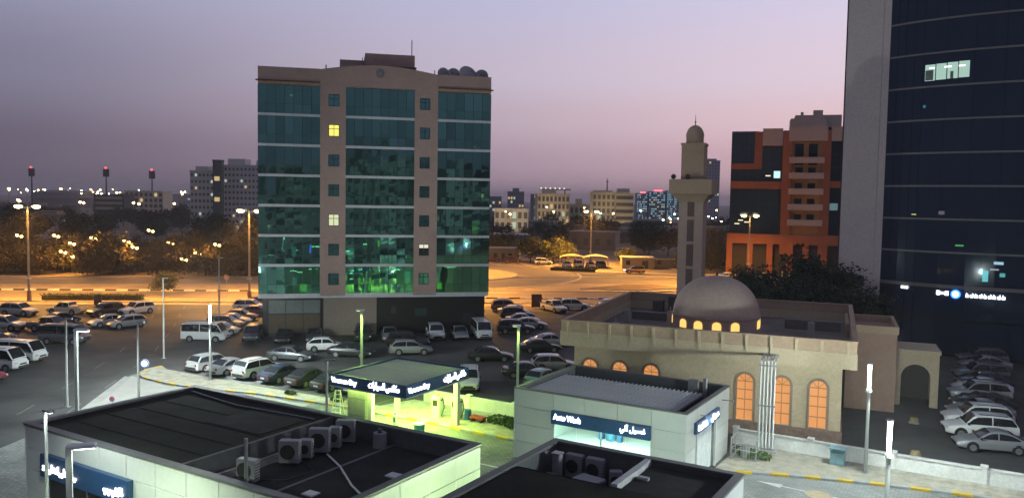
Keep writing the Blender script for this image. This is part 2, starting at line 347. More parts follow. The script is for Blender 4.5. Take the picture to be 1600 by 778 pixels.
# ------------------------------------------------------------------ green glass office building
brown = M('brown_render', (.40, .275, .23), .85, var=.08, scale=.6, fine=6)
band = M('aluminium_band', (.58, .58, .59), .5, metal=.1, var=.08)
gglass = glass('green_facade_glass', (.20, .44, .36), .36, .03, .03, .22, True, (.34, .80, .72))
og = thing('office_building', 'eight storey brown office building with green glass bays, roof dishes and round medallion', 'building', (-29.4, 92.5, 0), R(12.5))
W, DP, Z0, FH, TOP = 27.2, 17., 5.0, 3.49, 29.42
BAYS = [(0, 6.95, 7), (9.89, 17.94, 8), (20.72, 27.2, 6)]
STR = [(6.95, 9.89, 7.9, 9.15), (17.94, 20.72, 18.56, 19.79)]
mb = MB(); y0, y1 = -.12, .35
for (a, b_, wa, wb) in STR:
    mb.bb(a, wa, y0, y1, Z0, TOP); mb.bb(wb, b_, y0, y1, Z0, TOP); zp = Z0
    for k in range(7):
        zc = Z0+FH*(k+.5)+.1; mb.bb(wa, wb, y0, y1, zp, zc-.7); zp = zc+.7
    mb.bb(wa, wb, y0, y1, zp, TOP)
mb.build('pier_wall', brown, og)
# parapet: level over the side bays, shallow arch over the middle
mb = MB().bb(0, 6.95, 0, .35, TOP+.36, 31.35).bb(20.72, 27.2, 0, .35, TOP+.36, 31.35)
arc = [(6.95+13.77*i/16, 31.3+.75*math.sin(math.pi*i/16)) for i in range(17)]
mb.xzprism([(6.95, TOP), (20.72, TOP)]+arc[::-1], -.12, .35)
mb.build('parapet', brown, og)
ob = M('ochre_band', (.42, .27, .17), .8); db = M('dark_red_trim', (.10, .05, .045), .7)
for a, b_ in ((0, 6.95), (20.72, 27.2)):
    MB().bb(a, b_, -.05, .35, TOP, TOP+.3).build('ochre_band', ob, og)
    MB().bb(a-(.25 if a == 0 else 0), b_+(.25 if a else 0), -.22, .35, TOP+.3, TOP+.42).build('cornice', db, og)
q = MB().lathe([(.001, 0), (.36, 0), (.40, .06), (.5, .06), (.5, 0)], 24)
q.v = [(x, -z, y) for x, y, z in q.v]; o = q.build('medallion', M('medallion_stone', (.20, .19, .20), .7), og, None, (13.85, -.125, 31.15))
for k in range(8):
    a = k*math.pi/4; MB().box((13.85+.58*math.cos(a), -.15, 31.15+.58*math.sin(a)), (.14, .06, .14)).build('petal', brown, og)
# shell behind the curtain wall
mb = MB().bb(0, .12, .36, DP, Z0, 31.3).bb(W-.12, W, .36, DP, Z0, 31.3).bb(.12, W-.12, DP-.3, DP, Z0, 31.3)
mb.build('side_wall', brown, og)
MB().bb(.12, W-.12, .36, DP-.3, 30.2, 30.5).build('roof', conc, og)
inner = M('office_interior_wall', (.30, .32, .30), .9, var=.3, scale=.35)
slab = M('office_ceiling', (.36, .37, .35), .9)
for k in range(8):
    z = Z0+FH*k; MB().bb(.13, W-.13, .16, DP-.31, z-.16, z+.12).build('floor_slab', slab, og)
for k in range(7):
    z = Z0+FH*k; MB().bb(.2, W-.2, 5.2, 5.3, z+.13, z+FH-.17).build('partition', inner, og)
    for a, b_, n in BAYS:
        MB().bb(a+.0, b_, .13, .16, z-.14, z+.13).bb(a, b_, -.06, .13, z-.16, z+.14).build('floor_band', band, og)
        MB().bb(a-.04 if a else .13, a+.02 if a else .2, .37, 5.2, z+.13, z+FH-.17).build('partition', inner, og)
pm = {}
frame = M('dark_mullion', (.02, .028, .026), .5)
def pane_mesh(w_, h):
    k = (round(w_, 3), round(h, 3))
    if k not in pm: pm[k] = MB().bb(0, w_, 0, .02, 0, h).mesh('glass_pane', gglass)
    return pm[k]
mirror_tones = [M('pale_blind', (.34, .42, .36), .9, var=.1), M('grey_blind', (.16, .21, .19), .9), M('cream_blind', (.42, .42, .34), .9), M('dark_blind', (.05, .065, .06), .9)]  # panel colours imitating buildings mirrored in the glass
r2 = random.Random(11)
for a, b_, n in BAYS:
    cw = (b_-a)/n
    for k in range(7):
        z = Z0+FH*k+.15; H1 = 1.05; H2 = FH-.32-H1-.03
        for i in range(n):
            for (zz, h) in ((z, H1), (z+H1+.03, H2)):
                o = link('glass_pane', pane_mesh(cw-.05, h), og, (a+cw*i+.025, .02, zz))
                o.rotation_euler = (r2.gauss(0, .009), 0, r2.gauss(0, .009))
            # curtain-like panels behind the glass, standing in for its patchy reflections
            p = r2.random()
            if k < 5 and p < .62 or k >= 5 and p < .25:
                h = r2.choice((.5, .9, 1.4, 2.2, FH-.5)); wv = cw*r2.choice((.5, .8, .96))
                top = r2.random() < .7
                zb = Z0+FH*(k+1)-.2-h if top else Z0+FH*k+.14
                link('window_blind', MB().bb(0, wv, 0, .03, 0, h).mesh('window_blind', r2.choice(mirror_tones[:3] if 1 < k < 5 else mirror_tones)), og, (a+cw*i+.02, .3+r2.random()*.5, zb))
        mbm = MB()
        for i in range(n+1): mbm.bb(a+cw*i-.022, a+cw*i+.022, .0, .10, Z0+FH*k+.14, Z0+FH*(k+1)-.16)
        mbm.bb(a+.022, b_-.022, .004, .09, z+H1, z+H1+.03)
        mbm.build('mullion_grid', frame, og)
# windows in the brown piers
lit = {(0, 5): E_('lamp_lit_yellow', (.95, .85, .16), 1.1), (0, 2): E_('lamp_lit_pale', (.80, .85, .50), .8), (1, 1): E_('lamp_lit_white', (.85, .82, .62), .9)}
for c, (a, b_, wa, wb) in enumerate(STR):
    for k in range(7):
        zc = Z0+FH*(k+.5)+.1; o = MB().bb(wa, wb, .0, .06, zc-.7, zc-.63).bb(wa, wb, .0, .06, zc+.63, zc+.7).bb(wa, wa+.07, .0, .06, zc-.63, zc+.63).bb(wb-.07, wb, .0, .06, zc-.63, zc+.63).bb((wa+wb)/2-.03, (wa+wb)/2+.03, .0, .06, zc-.63, zc+.63).bb(wa+.07, (wa+wb)/2-.03, .0, .06, zc+.16, zc+.22).bb((wa+wb)/2+.03, wb-.07, .0, .06, zc+.16, zc+.22).build('window', frame, og)
        l = lit.get((c, k))
        if (c, k) == (1, 1):
            MB().bb(wa+.07, wb-.07, .065, .08, zc-.63, zc+.16).build('pane', darkg, o); MB().bb(wa+.07, wb-.07, .065, .08, zc+.2, zc+.63).build('pane', l, o)
        else:
            MB().bb(wa+.07, wb-.07, .065, .08, zc-.63, zc+.63).build('pane', l or glass('pier_window_glass', (.02, .05, .05), .36, .04, .02, .2, False, (.30, .80, .80)), o)
# lights inside the two lowest office floors
lw_ = E_('office_tube', (.90, 1, .62), 16); lg = E_('office_green_panel', (.50, .85, .10), 3.2); lb = E_('blue_neon', (.05, .12, 1), 9); lc = E_('cool_panel', (.50, .80, .72), 1.4)
def tube(x, z, w_, mt, y=2.2, h=.06): MB().bb(x, x+w_, y, y+.12, z, z+h).build('ceiling_light', mt, og)
for x in (3.4, 5.6, 10.3, 11.5, 13.0, 14.9, 21.1, 22.4): tube(x, Z0+FH-.4-r2.random()*.5, .8+r2.random()*.6, lw_, 1.4+r2.random()*2)
tube(14.9, Z0+FH-.75, 1.6, lw_, 2.0); tube(10.3, Z0+FH-1.1, .5, lw_, 1.2); tube(10.2, Z0+FH-1.8, .6, lw_, 1.3); tube(11.8, Z0+FH-1.25, .8, lw_, 1.3)
tube(4.3, Z0+FH-1.0, .7, lw_, 1.5); tube(3.7, Z0+1.0, .6, lc, 1.2, .9); tube(16.9, Z0+1.2, .75, lc, .6, 1.5); tube(5.9, Z0+FH*1+2.1, .4, lw_, 1)
for x, z, w_, h in ((4.6, Z0+.2, .8, .9), (10.4, Z0+.2, 1.0, .8), (12.6, Z0+.3, .7, 1.2), (21.1, Z0+.3, .6, .8), (11.2, Z0+.35, .5, 1.5), (14.0, Z0+.4, .5, .7)): tube(x, z, w_, lg, 1.2+r2.random(), h)
for x, z, w_ in ((3.8, Z0+FH+1.6, .5), (1.0, Z0+FH+1.1, .5), (12.0, Z0+FH+2.3, .5), (14.0, Z0+FH+2.4, .4), (9.95, Z0+FH+1.5, .4), (22.4, Z0+FH+2.3, .4), (6.4, Z0+FH+2.1, .5)): tube(x, z, w_, lw_, 1.0+r2.random()*2)
tube(13.7, Z0+FH+2.2, .3, lg, .7, .75); tube(3.7, Z0+FH+1.0, .5, lc, 1, 1.1); tube(10.2, Z0+FH+.6, 1.3, lc, 3, 1.2)
tube(5.7, Z0+FH+1.4, .25, lb, .8, 1.0); tube(23.6, Z0+FH+2.1, .9, lb, .5, .12); tube(24.2, Z0+FH+2.3, .35, lb, .5, .1)
tube(25.2, Z0+2*FH+.3, .7, E_('curtain_glow', (.60, .62, .12), 1.4), .6, 1.5)
tube(3.5, TOP-1.2, .35, E_('warm_spot', (1, .8, .4), 3), 1, .14); tube(3.5, TOP-.7, .3, E_('warm_spot_dim', (.8, .65, .3), .8), 1, .14); tube(21.7, TOP-1.5, .3, E_('red_spot', (1, .08, .02), 4), .6, .1)
for (x, k) in ((5.9, 0), (13.2, 0), (22.5, 0), (12.5, 1), (3, 1)): lamp('office_lamp', 'POINT', og, (x, 2.4, Z0+FH*(k+1)-.7), 50 if k == 0 else 22, (.75, 1, .45), .3)
# recessed ground floor
black = M('black_stone', (.018, .016, .016), .35, var=.2)
MB().bb(.35, 1.0, .9, DP-.3, 0, Z0-.17).bb(7.0, 7.35, .9, DP-.3, 0, Z0-.17).bb(1.0, 7.0, .9, 1.2, 4.3, Z0-.17).build('ground_wall', black, og)
MB().bb(13.62, 26.9, .9, 1.2, 0, Z0-.17).bb(26.6, 26.9, 1.2, DP-.3, 0, Z0-.17).build('ground_wall', black, og)
MB().bb(7.35, 13.62, .82, 1.2, 0, Z0-.17).build('ground_wall', M('beige_panel_wall', (.31, .25, .20), .85, var=.07, fine=5), og)
MB().bb(0, W, -.10, 1.25, Z0-.36, Z0-.165).build('overhang', band, og)
MB().bb(1.0, 7.0, 3.5, 3.6, 0, 4.3).build('partition', M('shop_interior', (.20, .15, .10), .9), og)
for i in range(3):
    x = 1.05+i*2.0; MB().bb(x, x+1.9, 1.0, 1.02, 2.7, 4.25).build('glass_pane', M('frosted_shop_glass', (.20, .23, .22), .3), og)
    MB().bb(x, x+1.9, 1.0, 1.02, .4, 2.6).build('glass_pane', M('papered_shop_glass', (.13, .095, .055), .6, var=.25), og)
MB().bb(1.0, 7.0, .96, 1.06, 2.6, 2.7).bb(1.0, 7.0, .96, 1.06, .0, .4).bb(2.96, 3.04, .97, 1.05, .4, 2.6).bb(4.96, 5.04, .97, 1.05, .4, 2.6).build('shop_frame', blackm, og)
for x, w_, z in ((15.4, .6, 2.5), (18.3, 1.4, 2.2)): MB().bb(x, x+w_, .86, .895, z, z+.9).build('window', M('dim_teal_window', (.03, .06, .05), .3), og)
MB().bb(24.2, 25.6, .86, .895, .1, 2.4).build('door', M('dark_door', (.03, .028, .028), .4), og)
# roof structures
MB().bb(9.2, 12.2, 4.5, 11, 30.5, 33.3).build('stair_head', brown, og); MB().bb(12.2, 18.2, 3.2, 11.4, 30.5, 34.0).build('lift_head', brown, og)
MB().bb(12.1, 18.4, 3.0, 11.6, 32.35, 32.55).build('roof_edge', db, og)
MB().cyl((17.9, 4, 34.0), (17.9, 4, 36.0), .06).cyl((7.6, 1, 30.5), (7.6, 1, 32), .08).cyl((11.9, 4.2, 32.6), (11.9, 4.2, 33.6), .05).cyl((20.4, 1, 30.5), (20.4, 1, 32), .06).build('antenna_mast', galv, og)
dg = M('dish_grey', (.34, .33, .36), .6)
nm = ('first', 'second', 'third and largest', 'last')
for i, (x, r_, tilt) in enumerate(((21.4, .85, 80), (22.7, .85, 76), (24.4, 1.25, 66), (26.2, .85, 82))):
    p = Matrix.Rotation(R(12.5), 4, 'Z') @ Vector((x, 1.2, 0)); o = thing('satellite_dish', 'grey satellite dish on the office roof, %s of four from the left' % nm[i], 'satellite dish', (-29.4+p.x, 92.5+p.y, 30.5), R(12.5), 'dishes on the office roof')
    MB().cyl((0, 0, 0), (0, 0, 1.0), .07).build('mount', galv, o)
    d = MB().lathe([(.001, .0), (r_*.4, .05), (r_*.75, .16), (r_, .3), (r_*.985, .33), (r_*.7, .19), (.001, .03)], 20); mt = Matrix.Rotation(R(tilt), 4, 'X') @ Matrix.Rotation(R(18*(-1)**i), 4, 'Y')
    d.v = [tuple(mt @ Vector(v)+Vector((0, -.1, 1.0))) for v in d.v]; do = d.build('dish', dg, o, 40)
    a = mt @ Vector((0, 0, .75*r_+.3))+Vector((0, -.1, 1.0)); e = mt @ Vector((r_*.9, 0, .28))+Vector((0, -.1, 1.0)); MB().cyl(e, a, .025, None, 5).box(a, (.12, .12, .16)).build('feed_arm', blackm, o)

# ------------------------------------------------------------------ mosque
tan = M('mosque_render', (.53, .435, .295), .88, var=.09, scale=.5, fine=5); tan2 = M('mosque_parapet_render', (.45, .32, .22), .88, var=.09, scale=.3, fine=5)
pinkd = M('dome_render', (.45, .335, .275), .85, var=.09, scale=.3, fine=4); stone = M('plinth_stone', (.27, .19, .15), .85, var=.3, scale=2.5)
mo = thing('mosque', 'tan mosque with pink dome, lit arched windows and deep parapet', 'mosque', (3.8, 60.9, 0), R(-22))
WI = [1.28, 3.6, 6.0, 12.8, 15.3, 17.7]; MW, MD = 21.0, 22.0; wy = .9
def arch_pts(cx, hw, z0, zs, n=10): return [(cx+hw*math.cos(math.pi*i/n), zs+hw*math.sin(math.pi*i/n)) for i in range(n+1)]
# front wall cut by the window arches
mb = MB(); xs = [wy]; sill, spr, hw = 1.05, 3.85, .55
for c in WI:
    c += wy; mb.bb(xs[-1], c-hw, wy, wy+.35, 0, 5.5); xs.append(c+hw); mb.bb(c-hw, c+hw, wy, wy+.35, 0, sill)
    ap = arch_pts(c, hw, sill, spr)
    for (xa, za), (xb, zb) in zip(ap, ap[1:]):
        mb.add([(xa, wy, za), (xb, wy, zb), (xb, wy, 5.5), (xa, wy, 5.5), (xa, wy+.35, za), (xb, wy+.35, zb)], [(1, 0, 3, 2), (0, 1, 5, 4)])
mb.bb(xs[-1], MW-wy, wy, wy+.35, 0, 5.5)
mb.bb(wy, wy+.35, wy+.35, MD-wy, 0, 5.5).bb(MW-wy-.35, MW-wy, wy+.35, MD-wy, 0, 5.5).bb(wy+.35, MW-wy-.35, MD-wy-.35, MD-wy, 0, 5.5)
mb.build('wall', tan, mo)
MB().bb(wy-.12, MW-wy+.12, wy-.12, wy-.003, 0, 1.0).bb(MW-wy+.003, MW-wy+.12, wy-.003, MD-wy, 0, 1.0).build('plinth', stone, mo)
# cornice band and set back parapet with ribs
MB().bb(0, MW, 0, MD, 5.5, 5.62).build('eaves_slab', tan, mo)
def ring(x0, x1, y0, y1, z0, z1, t_): return MB().bb(x0, x1, y0, y0+t_, z0, z1).bb(x0, x1, y1-t_, y1, z0, z1).bb(x0, x0+t_, y0+t_, y1-t_, z0, z1).bb(x1-t_, x1, y0+t_, y1-t_, z0, z1)
ring(0, MW, 0, MD, 5.62, 6.58, .3).build('cornice', tan, mo)
ring(.06, MW-.06, .06, MD-.06, 6.58, 7.36, .25).build('parapet', tan2, mo); ring(.0, MW, .0, MD, 7.36, 7.44, .36).build('coping', tan2, mo)
rib = MB().bb(-.09, .09, -.07, .055, 6.1, 7.36).mesh('parapet_rib', tan)
for i in range(13): link('parapet_rib', rib, mo, (.6+i*1.65, 0, 0))
MB().bb(.32, MW-.32, .32, MD-.32, 5.62, 5.8).build('roof', M('roof_screed', (.16, .13, .12), .9, var=.25, scale=.5), mo)
ow = E_('window_glow_orange', (.74, .32, .11), .95); bar = E_('window_bar', (.50, .22, .075), .55); trim = M('window_trim', (.30, .22, .16), .85)
for c in WI:
    c += wy; ap = arch_pts(c, hw+.18, sill, spr, 12); ai = arch_pts(c, hw, sill, spr, 12)
    f = MB()
    for k in range(12):
        (a, za), (b_, zb), (p, zp), (q_, zq) = ap[k], ap[k+1], ai[k+1], ai[k]
        f.add([(a, wy-.06, za), (b_, wy-.06, zb), (p, wy-.06, zp), (q_, wy-.06, zq), (a, wy, za), (b_, wy, zb), (p, wy+.1, zp), (q_, wy+.1, zq)], [(0, 3, 2, 1), (0, 1, 5, 4), (2, 3, 7, 6)])
    f.bb(c-hw-.18, c-hw, wy-.06, wy-.003, sill, spr).bb(c+hw, c+hw+.18, wy-.06, wy-.003, sill, spr).bb(c-hw-.22, c+hw+.22, wy-.1, wy-.003, sill-.12, sill)
    wo = f.build('window', trim, mo)
    MB().add([(x, wy+.22, z) for x, z in [(c-hw, sill), (c+hw, sill)]+arch_pts(c, hw, sill, spr, 12)[1:-1]] if False else [(x, wy+.22, z) for x, z in [(c-hw, sill), (c+hw, sill), (c+hw, spr)]+arch_pts(c, hw, sill, spr, 12)[1:-1]+[(c-hw, spr)]], [tuple(range(15))]).build('pane', ow, wo)
    g = MB()
    for z in (sill+.75, sill+1.5, sill+2.2, spr): g.bb(c-hw, c+hw, wy+.15, wy+.20, z-.03, z+.03)
    g.bb(c-.025, c+.025, wy+.14, wy+.19, sill, spr+hw)
    for a in (45, 135): g.cyl((c, wy+.17, spr), (c+hw*.95*math.cos(R(a)), wy+.17, spr+hw*.95*math.sin(R(a))), .025, None, 4)
    g.build('glazing_bar', bar, wo)
# dome on a low drum
dx, dy, dr = 10.55, 8.1, 3.42
prof = [(dr, 5.8), (dr, 7.55)]+[(dr*math.cos(a)**.92, 7.55+3.15*math.sin(a)) for a in [math.pi/2*i/14 for i in range(1, 14)]]+[(.001, 10.72)]
MB().lathe(prof, 48, (dx, dy, 0)).build('dome', pinkd, mo, 40)
MB().lathe([(dr+.003, 7.5), (dr+.09, 7.52), (dr+.09, 7.62), (dr-.02, 7.66)], 48, (dx, dy, 0)).build('dome_ring', pinkd, mo)
MB().cyl((dx, dy, 10.7), (dx, dy, 11.0), .12, .05).build('finial', blackm, mo)
dwm = E_('dome_window_glow', (1, .60, .16), 1.25)
for k in range(15):
    if k in (2, 12): continue
    a = R(-81+k*24); x, y = dx+(dr+.02)*math.cos(a), dy+(dr+.02)*math.sin(a); th = a+math.pi/2
    hw2 = .34; pts = [(-hw2, 6.72), (hw2, 6.72), (hw2, 7.12)]+[(hw2*math.cos(math.pi*i/6), 7.12+hw2*.8*math.sin(math.pi*i/6)) for i in range(1, 6)]+[(-hw2, 7.12)]
    q = MB().xzprism(pts, -.03, .06); q.build('dome_window', dwm, mo, None, (x, y, 0), th)
for (x, y, h) in ((3.2, 3.2, 1.2), (4.8, 2.4, .9), (6.4, 9, 1.6), (17.6, 6.5, 1.8), (2.0, 12, 1.1)): MB().bev(x, x+.5, y, y+.5, 5.8, 5.8+h, .03).cyl((x+.25, y+.25, 5.8+h), (x+.25, y+.25, 6.2+h), .05).build('roof_vent', conc, mo)
MB().bb(2.2, 9.4, 14.2, 15.0, 5.8, 6.5).build('roof_duct', M('roof_duct_grey', (.13, .12, .12), .8), mo); MB().bb(15.5, 20, 15, 15.9, 5.8, 6.6).build('roof_duct', MATS['roof_duct_grey'], mo)
for i in range(5): MB().bev(3+i*1.5, 4+i*1.5, 19.4, 20.3, 5.8, 7.0+.5*(i % 2), .03).build('roof_tank', M('roof_tank_grey', (.10, .09, .09), .7), mo)
# entrance block at the right end and the arched porch
MB().bb(21.0-.9+.36, 24.2, 12.5, 19.5, 0, 6.3).build('entrance_block', M('entrance_render', (.38, .25, .185), .85, var=.1), mo); ring(20.36, 24.3, 12.4, 19.6, 6.3, 6.9, .25).build('parapet', tan2, mo)
pm_ = MB(); px0, px1, py = 24.2, 27.6, 15.5
ap = arch_pts(25.9, 1.1, 0, 2.4, 12); pm_.bb(px0+.003, 24.8, py, py+.4, 0, 4.4).bb(27.0, px1, py, py+.4, 0, 4.4)
for (xa, za), (xb, zb) in zip(ap, ap[1:]): pm_.add([(xa, py, za), (xb, py, zb), (xb, py, 4.4), (xa, py, 4.4), (xa, py+.4, za), (xb, py+.4, zb)], [(1, 0, 3, 2), (0, 1, 5, 4)])
pm_.bb(px1-.35, px1, py+.4, py+4, 0, 4.4).bb(px0, px1+.1, py-.1, py+4.1, 4.4, 4.7).build('arched_porch', tan, mo)
MB().bb(24.3, 27.2, py+3.2, py+3.3, 0, 3.8).build('porch_door', M('dark_wood', (.04, .03, .025), .6), mo)
# minaret
mi = thing('minaret', 'slender tan square minaret with balcony and small domed top behind the mosque', 'minaret', (19.35, 86, 0), R(-22))
hs = 1.28
MB().bb(-hs, hs, -hs, hs, 0, 17.2).build('shaft', pinkd, mi)
for k in range(5):
    z = 4.6+k*2.62; f = MB().bb(-.36, .36, -hs-.03, -hs-.004, z, z+2.3).build('slit_recess', M('minaret_recess', (.15, .10, .09), .9), mi)
    MB().bb(-.42, .42, -hs-.07, -hs-.004, z+2.3, z+2.5).build('slit_band', tan2, mi)
MB().add([(sx_*r_, sy_*r_, z) for r_, z in ((hs, 16.6), (hs+.25, 16.95), (hs+.55, 17.3), (2.2, 17.55)) for sx_, sy_ in ((-1, -1), (1, -1), (1, 1), (-1, 1))],
         [(4*j+i, 4*j+(i+1) % 4, 4*j+4+(i+1) % 4, 4*j+4+i) for j in range(3) for i in range(4)]).build('corbel', tan2, mi)
MB().bb(-2.2, 2.2, -2.2, 2.2, 17.5, 17.62).build('balcony_floor', tan2, mi); ring(-2.2, 2.2, -2.2, 2.2, 17.62, 19.0, .22).build('balcony', tan2, mi)
MB().bb(-1.18, 1.18, -1.18, 1.18, 17.62, 22.6).bb(-1.26, 1.26, -1.26, 1.26, 22.6, 22.85).build('upper_shaft', tan2, mi)
MB().lathe([(.92, 22.85), (.92, 23.55), (.97, 23.6)]+[(.95*math.cos(a), 23.6+1.2*math.sin(a)) for a in [math.pi/2*i/10 for i in range(1, 10)]]+[(.001, 24.82)], 24).build('cap_dome', tan2, mi, 40)
MB().cyl((0, 0, 24.8), (0, 0, 25.9), .05, .02, 6).lathe([(.001, 25.0), (.12, 25.12), (.001, 25.24)], 8).build('finial', blackm, mi)
for x in (-1.95, -.35): MB().cyl((x, -1.2 if x > -1 else -.6, 19.3), (x, -1.75 if x > -1 else -1.2, 19.3), .12, .28, 10).build('loudspeaker', blackm, mi)

# ------------------------------------------------------------------ dark curved glass tower on the right
tw = thing('glass_tower', 'dark blue curved glass tower with pale concrete edge and lit sign', 'building', (43.1, 93.2, 0), 0)
fin = M('tower_concrete', (.74, .63, .60), .8, var=.04, scale=.1, fine=4)
MB().prism([(-4.25, 1.7), (-.75, .25), (1.5, 8), (.6, 12)], 0, 66).build('edge_wall', fin, tw); MB().prism([(-.72, .22), (-.05, -.08), (2.3, 8), (1.6, 8)], 0, 66).build('edge_fin', fin, tw)
cv = [(0, 0), (1.1, -1.55), (2.4, -3.0), (4.1, -4.6), (6.2, -6.3), (8.6, -7.9), (11.4, -9.5), (14.6, -11.0), (18.2, -12.3), (22.2, -13.4), (26.5, -14.2)]
navy = glass('tower_glass', (.016, .028, .062), .035, .06, .01, .25, trans=False)
tb = M('tower_band', (.20, .185, .185), .6, metal=.0, var=.1)
lv = [.3, 4.2]+[7.9+3.65*k for k in range(16)]
for j, (za, zb) in enumerate(zip(lv, lv[1:])):
    for i, (p, q_) in enumerate(zip(cv, cv[1:])):
        L = math.hypot(q_[0]-p[0], q_[1]-p[1]); an = math.atan2(q_[1]-p[1], q_[0]-p[0]); h = zb-za-.2
        for s_ in range(2):
            k = ('t', i, round(h, 2))
            if k not in pm: pm[k] = MB().bb(.02, L/2-.02, 0, .04, 0, h).mesh('glass_pane', navy)
            link('glass_pane', pm[k], tw, (p[0]+(q_[0]-p[0])*s_/2, p[1]+(q_[1]-p[1])*s_/2, za+.1), an)
for j, z in enumerate(lv[2:]):
    mb = MB()
    for p, q_ in zip(cv, cv[1:]):
        an = math.atan2(q_[1]-p[1], q_[0]-p[0]); nx, ny = math.sin(an)*.1, -math.cos(an)*.1; hh = .10 if j else .28
        mb.add([(p[0]+nx, p[1]+ny, z-hh), (q_[0]+nx, q_[1]+ny, z-hh), (q_[0]+nx, q_[1]+ny, z+.1), (p[0]+nx, p[1]+ny, z+.1), (p[0]-nx, p[1]-ny, z-hh), (q_[0]-nx, q_[1]-ny, z-hh), (q_[0]-nx, q_[1]-ny, z+.1), (p[0]-nx, p[1]-ny, z+.1)], [(0, 1, 2, 3), (3, 2, 6, 7), (1, 0, 4, 5)])
    mb.build('floor_band', tb, tw)
MB().prism([(x+.5, y+.6) for x, y in cv]+[(26.5, 14), (.6, 14)], .0, 65.8).build('core', M('tower_core', (.01, .01, .012), .9), tw)
def on_curve(d):
    for p, q_ in zip(cv, cv[1:]):
        L = math.hypot(q_[0]-p[0], q_[1]-p[1])
        if d <= L: return p[0]+(q_[0]-p[0])*d/L, p[1]+(q_[1]-p[1])*d/L, math.atan2(q_[1]-p[1], q_[0]-p[0])
        d -= L
def on_tower(name, d, z, w_, h, mt, off=.05):
    x, y, an = on_curve(d); return MB().bb(0, w_, -off, -off+.03, 0, h).build(name, mt, tw, None, (x, y, z), an)
lwm = E_('lit_office_window', (.46, .68, .58), .8)
for i in range(4): on_tower('lit_window', 4.05+i*1.12, 30.45+.04*i, 1.02, 1.75, lwm)
for d_, w_ in ((4.5, .5), (6.0, .7), (7.4, .6)): on_tower('ceiling_light', d_, 31.75, w_, .14, E_('tower_tube', (.9, 1, .95), 2.2), .1)
on_tower('window_blind', 4.1, 30.5, .8, 1.1, M('blind_dark', (.2, .25, .22), .8), .1); on_tower('window_blind', 6.6, 30.5, .3, .8, MATS['blind_dark'], .1)
x, y, an = on_curve(3.2)
sg = M('tower_canopy_edge', (.34, .33, .34), .5, metal=.3)
wht = E_('sign_white', (1, .97, .9), 4); blu = E_('sign_blue', (.04, .2, 1), 3.5)
mbx, mby, an = on_curve(6.3)
q = MB()
for i in range(3): q.bb(i*.42, i*.42+.34, -.22, -.14, 0+.1*(i % 2), .34+.12*((i+1) % 2))
q.build('sign_letter', wht, tw, None, (mbx, mby, 6.85), an)
q = MB().lathe([(.001, 0), (.30, 0), (.30, .12), (.001, .12)], 20); q.v = [(x_, -.2-z_, y_) for x_, y_, z_ in q.v]
mbx, mby, an = on_curve(8.2); q.build('sign_disc', E_('sign_disc_glow', (.45, .75, 1), 6), tw, None, (mbx, mby, 7.05), an)
q = MB().lathe([(.31, 0), (.48, 0), (.48, .1), (.31, .1)], 24); q.v = [(x_, -.18-z_, y_) for x_, y_, z_ in q.v]; q.build('sign_ring', blu, tw, None, (mbx, mby, 7.05), an)
for i in range(9):
    mbx, mby, an = on_curve(9.15+i*.42); MB().bb(0, .30, -.22, -.14, 0, .30).bb(.05+.15*(i % 2), .13+.15*(i % 2), -.22, -.14, .3, .45).build('sign_letter', wht, tw, None, (mbx, mby, 6.8), an)
on_tower('sign_letter', 2.6, 7.25, .75, .28, wht, .25)
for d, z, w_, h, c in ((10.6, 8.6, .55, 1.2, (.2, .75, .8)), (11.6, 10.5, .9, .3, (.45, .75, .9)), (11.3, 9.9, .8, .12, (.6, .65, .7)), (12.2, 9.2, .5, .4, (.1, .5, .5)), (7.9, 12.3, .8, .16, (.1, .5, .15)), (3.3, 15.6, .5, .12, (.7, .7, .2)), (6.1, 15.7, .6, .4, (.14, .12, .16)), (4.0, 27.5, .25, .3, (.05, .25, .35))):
    on_tower('reflected_light' if False else 'lit_window', d, z, w_, h, E_('tower_light_%d' % (d*10), c, .7))  # glowing patches stand in for lights mirrored in the tower glass

# ------------------------------------------------------------------ orange apartment building
orange = M('orange_render', (.34, .115, .055), .85, var=.12, scale=.3); ob_ = thing('apartment_building', 'orange and navy glass apartment building with five pale balconies', 'building', (50.6, 187, 0), R(-16.5))
cream = M('cream_parapet', (.50, .40, .36), .85, var=.1); dblue = glass('apartment_glass', (.02, .04, .07), .07, .08, .01, .3, trans=False); ochre = M('ochre_render', (.48, .27, .12), .85)
MB().bb(0, 27, 1.5, 20, 0, 33.3).build('core_wall', M('apartment_core', (.05, .045, .05), .9), ob_)
for (x0, x1, z0, z1) in ((0, 6, 22, 33.4), (6, 11, 22, 29.8), (0, 11, 9.7, 19.9), (21.7, 26, 22, 31), (21.7, 26, 9.7, 20.5)):
    nx, nz = max(1, round((x1-x0)/2.2)), max(1, round((z1-z0)/3.5))
    for i in range(nx):
        for k in range(nz):
            w_, h = (x1-x0)/nx, (z1-z0)/nz; kk = ('o', round(w_, 2), round(h, 2))
            if kk not in pm: pm[kk] = MB().bb(.04, w_-.04, 0, .05, .04, h-.04).mesh('glass_pane', dblue)
            link('glass_pane', pm[kk], ob_, (x0+w_*i, 1.4, z0+h*k))
mb = MB().bb(0, 11.4, .6, 1.5, 20.1, 21.8).bb(6, 7.2, .7, 1.5, 21.8, 33).bb(0, 7.2, .9, 1.5, 25.2, 26.3) if False else MB().bb(0, 11.4, .6, 1.49, 20.1, 21.8).bb(5.2, 6.9, .7, 1.48, 24.6, 33.2).bb(0, 5.2, .7, 1.48, 24.6, 25.9)
mb.bb(11.4, 13.4, .3, 1.49, 5.2, 33.4).bb(19.7, 21.7, .3, 1.49, 5.2, 33.4).bb(21.7, 26.5, .6, 1.49, 20.5, 22).bb(-.4, 27, .0, 1.49, 7.4, 9.66)
mb.build('frame_wall', orange, ob_)
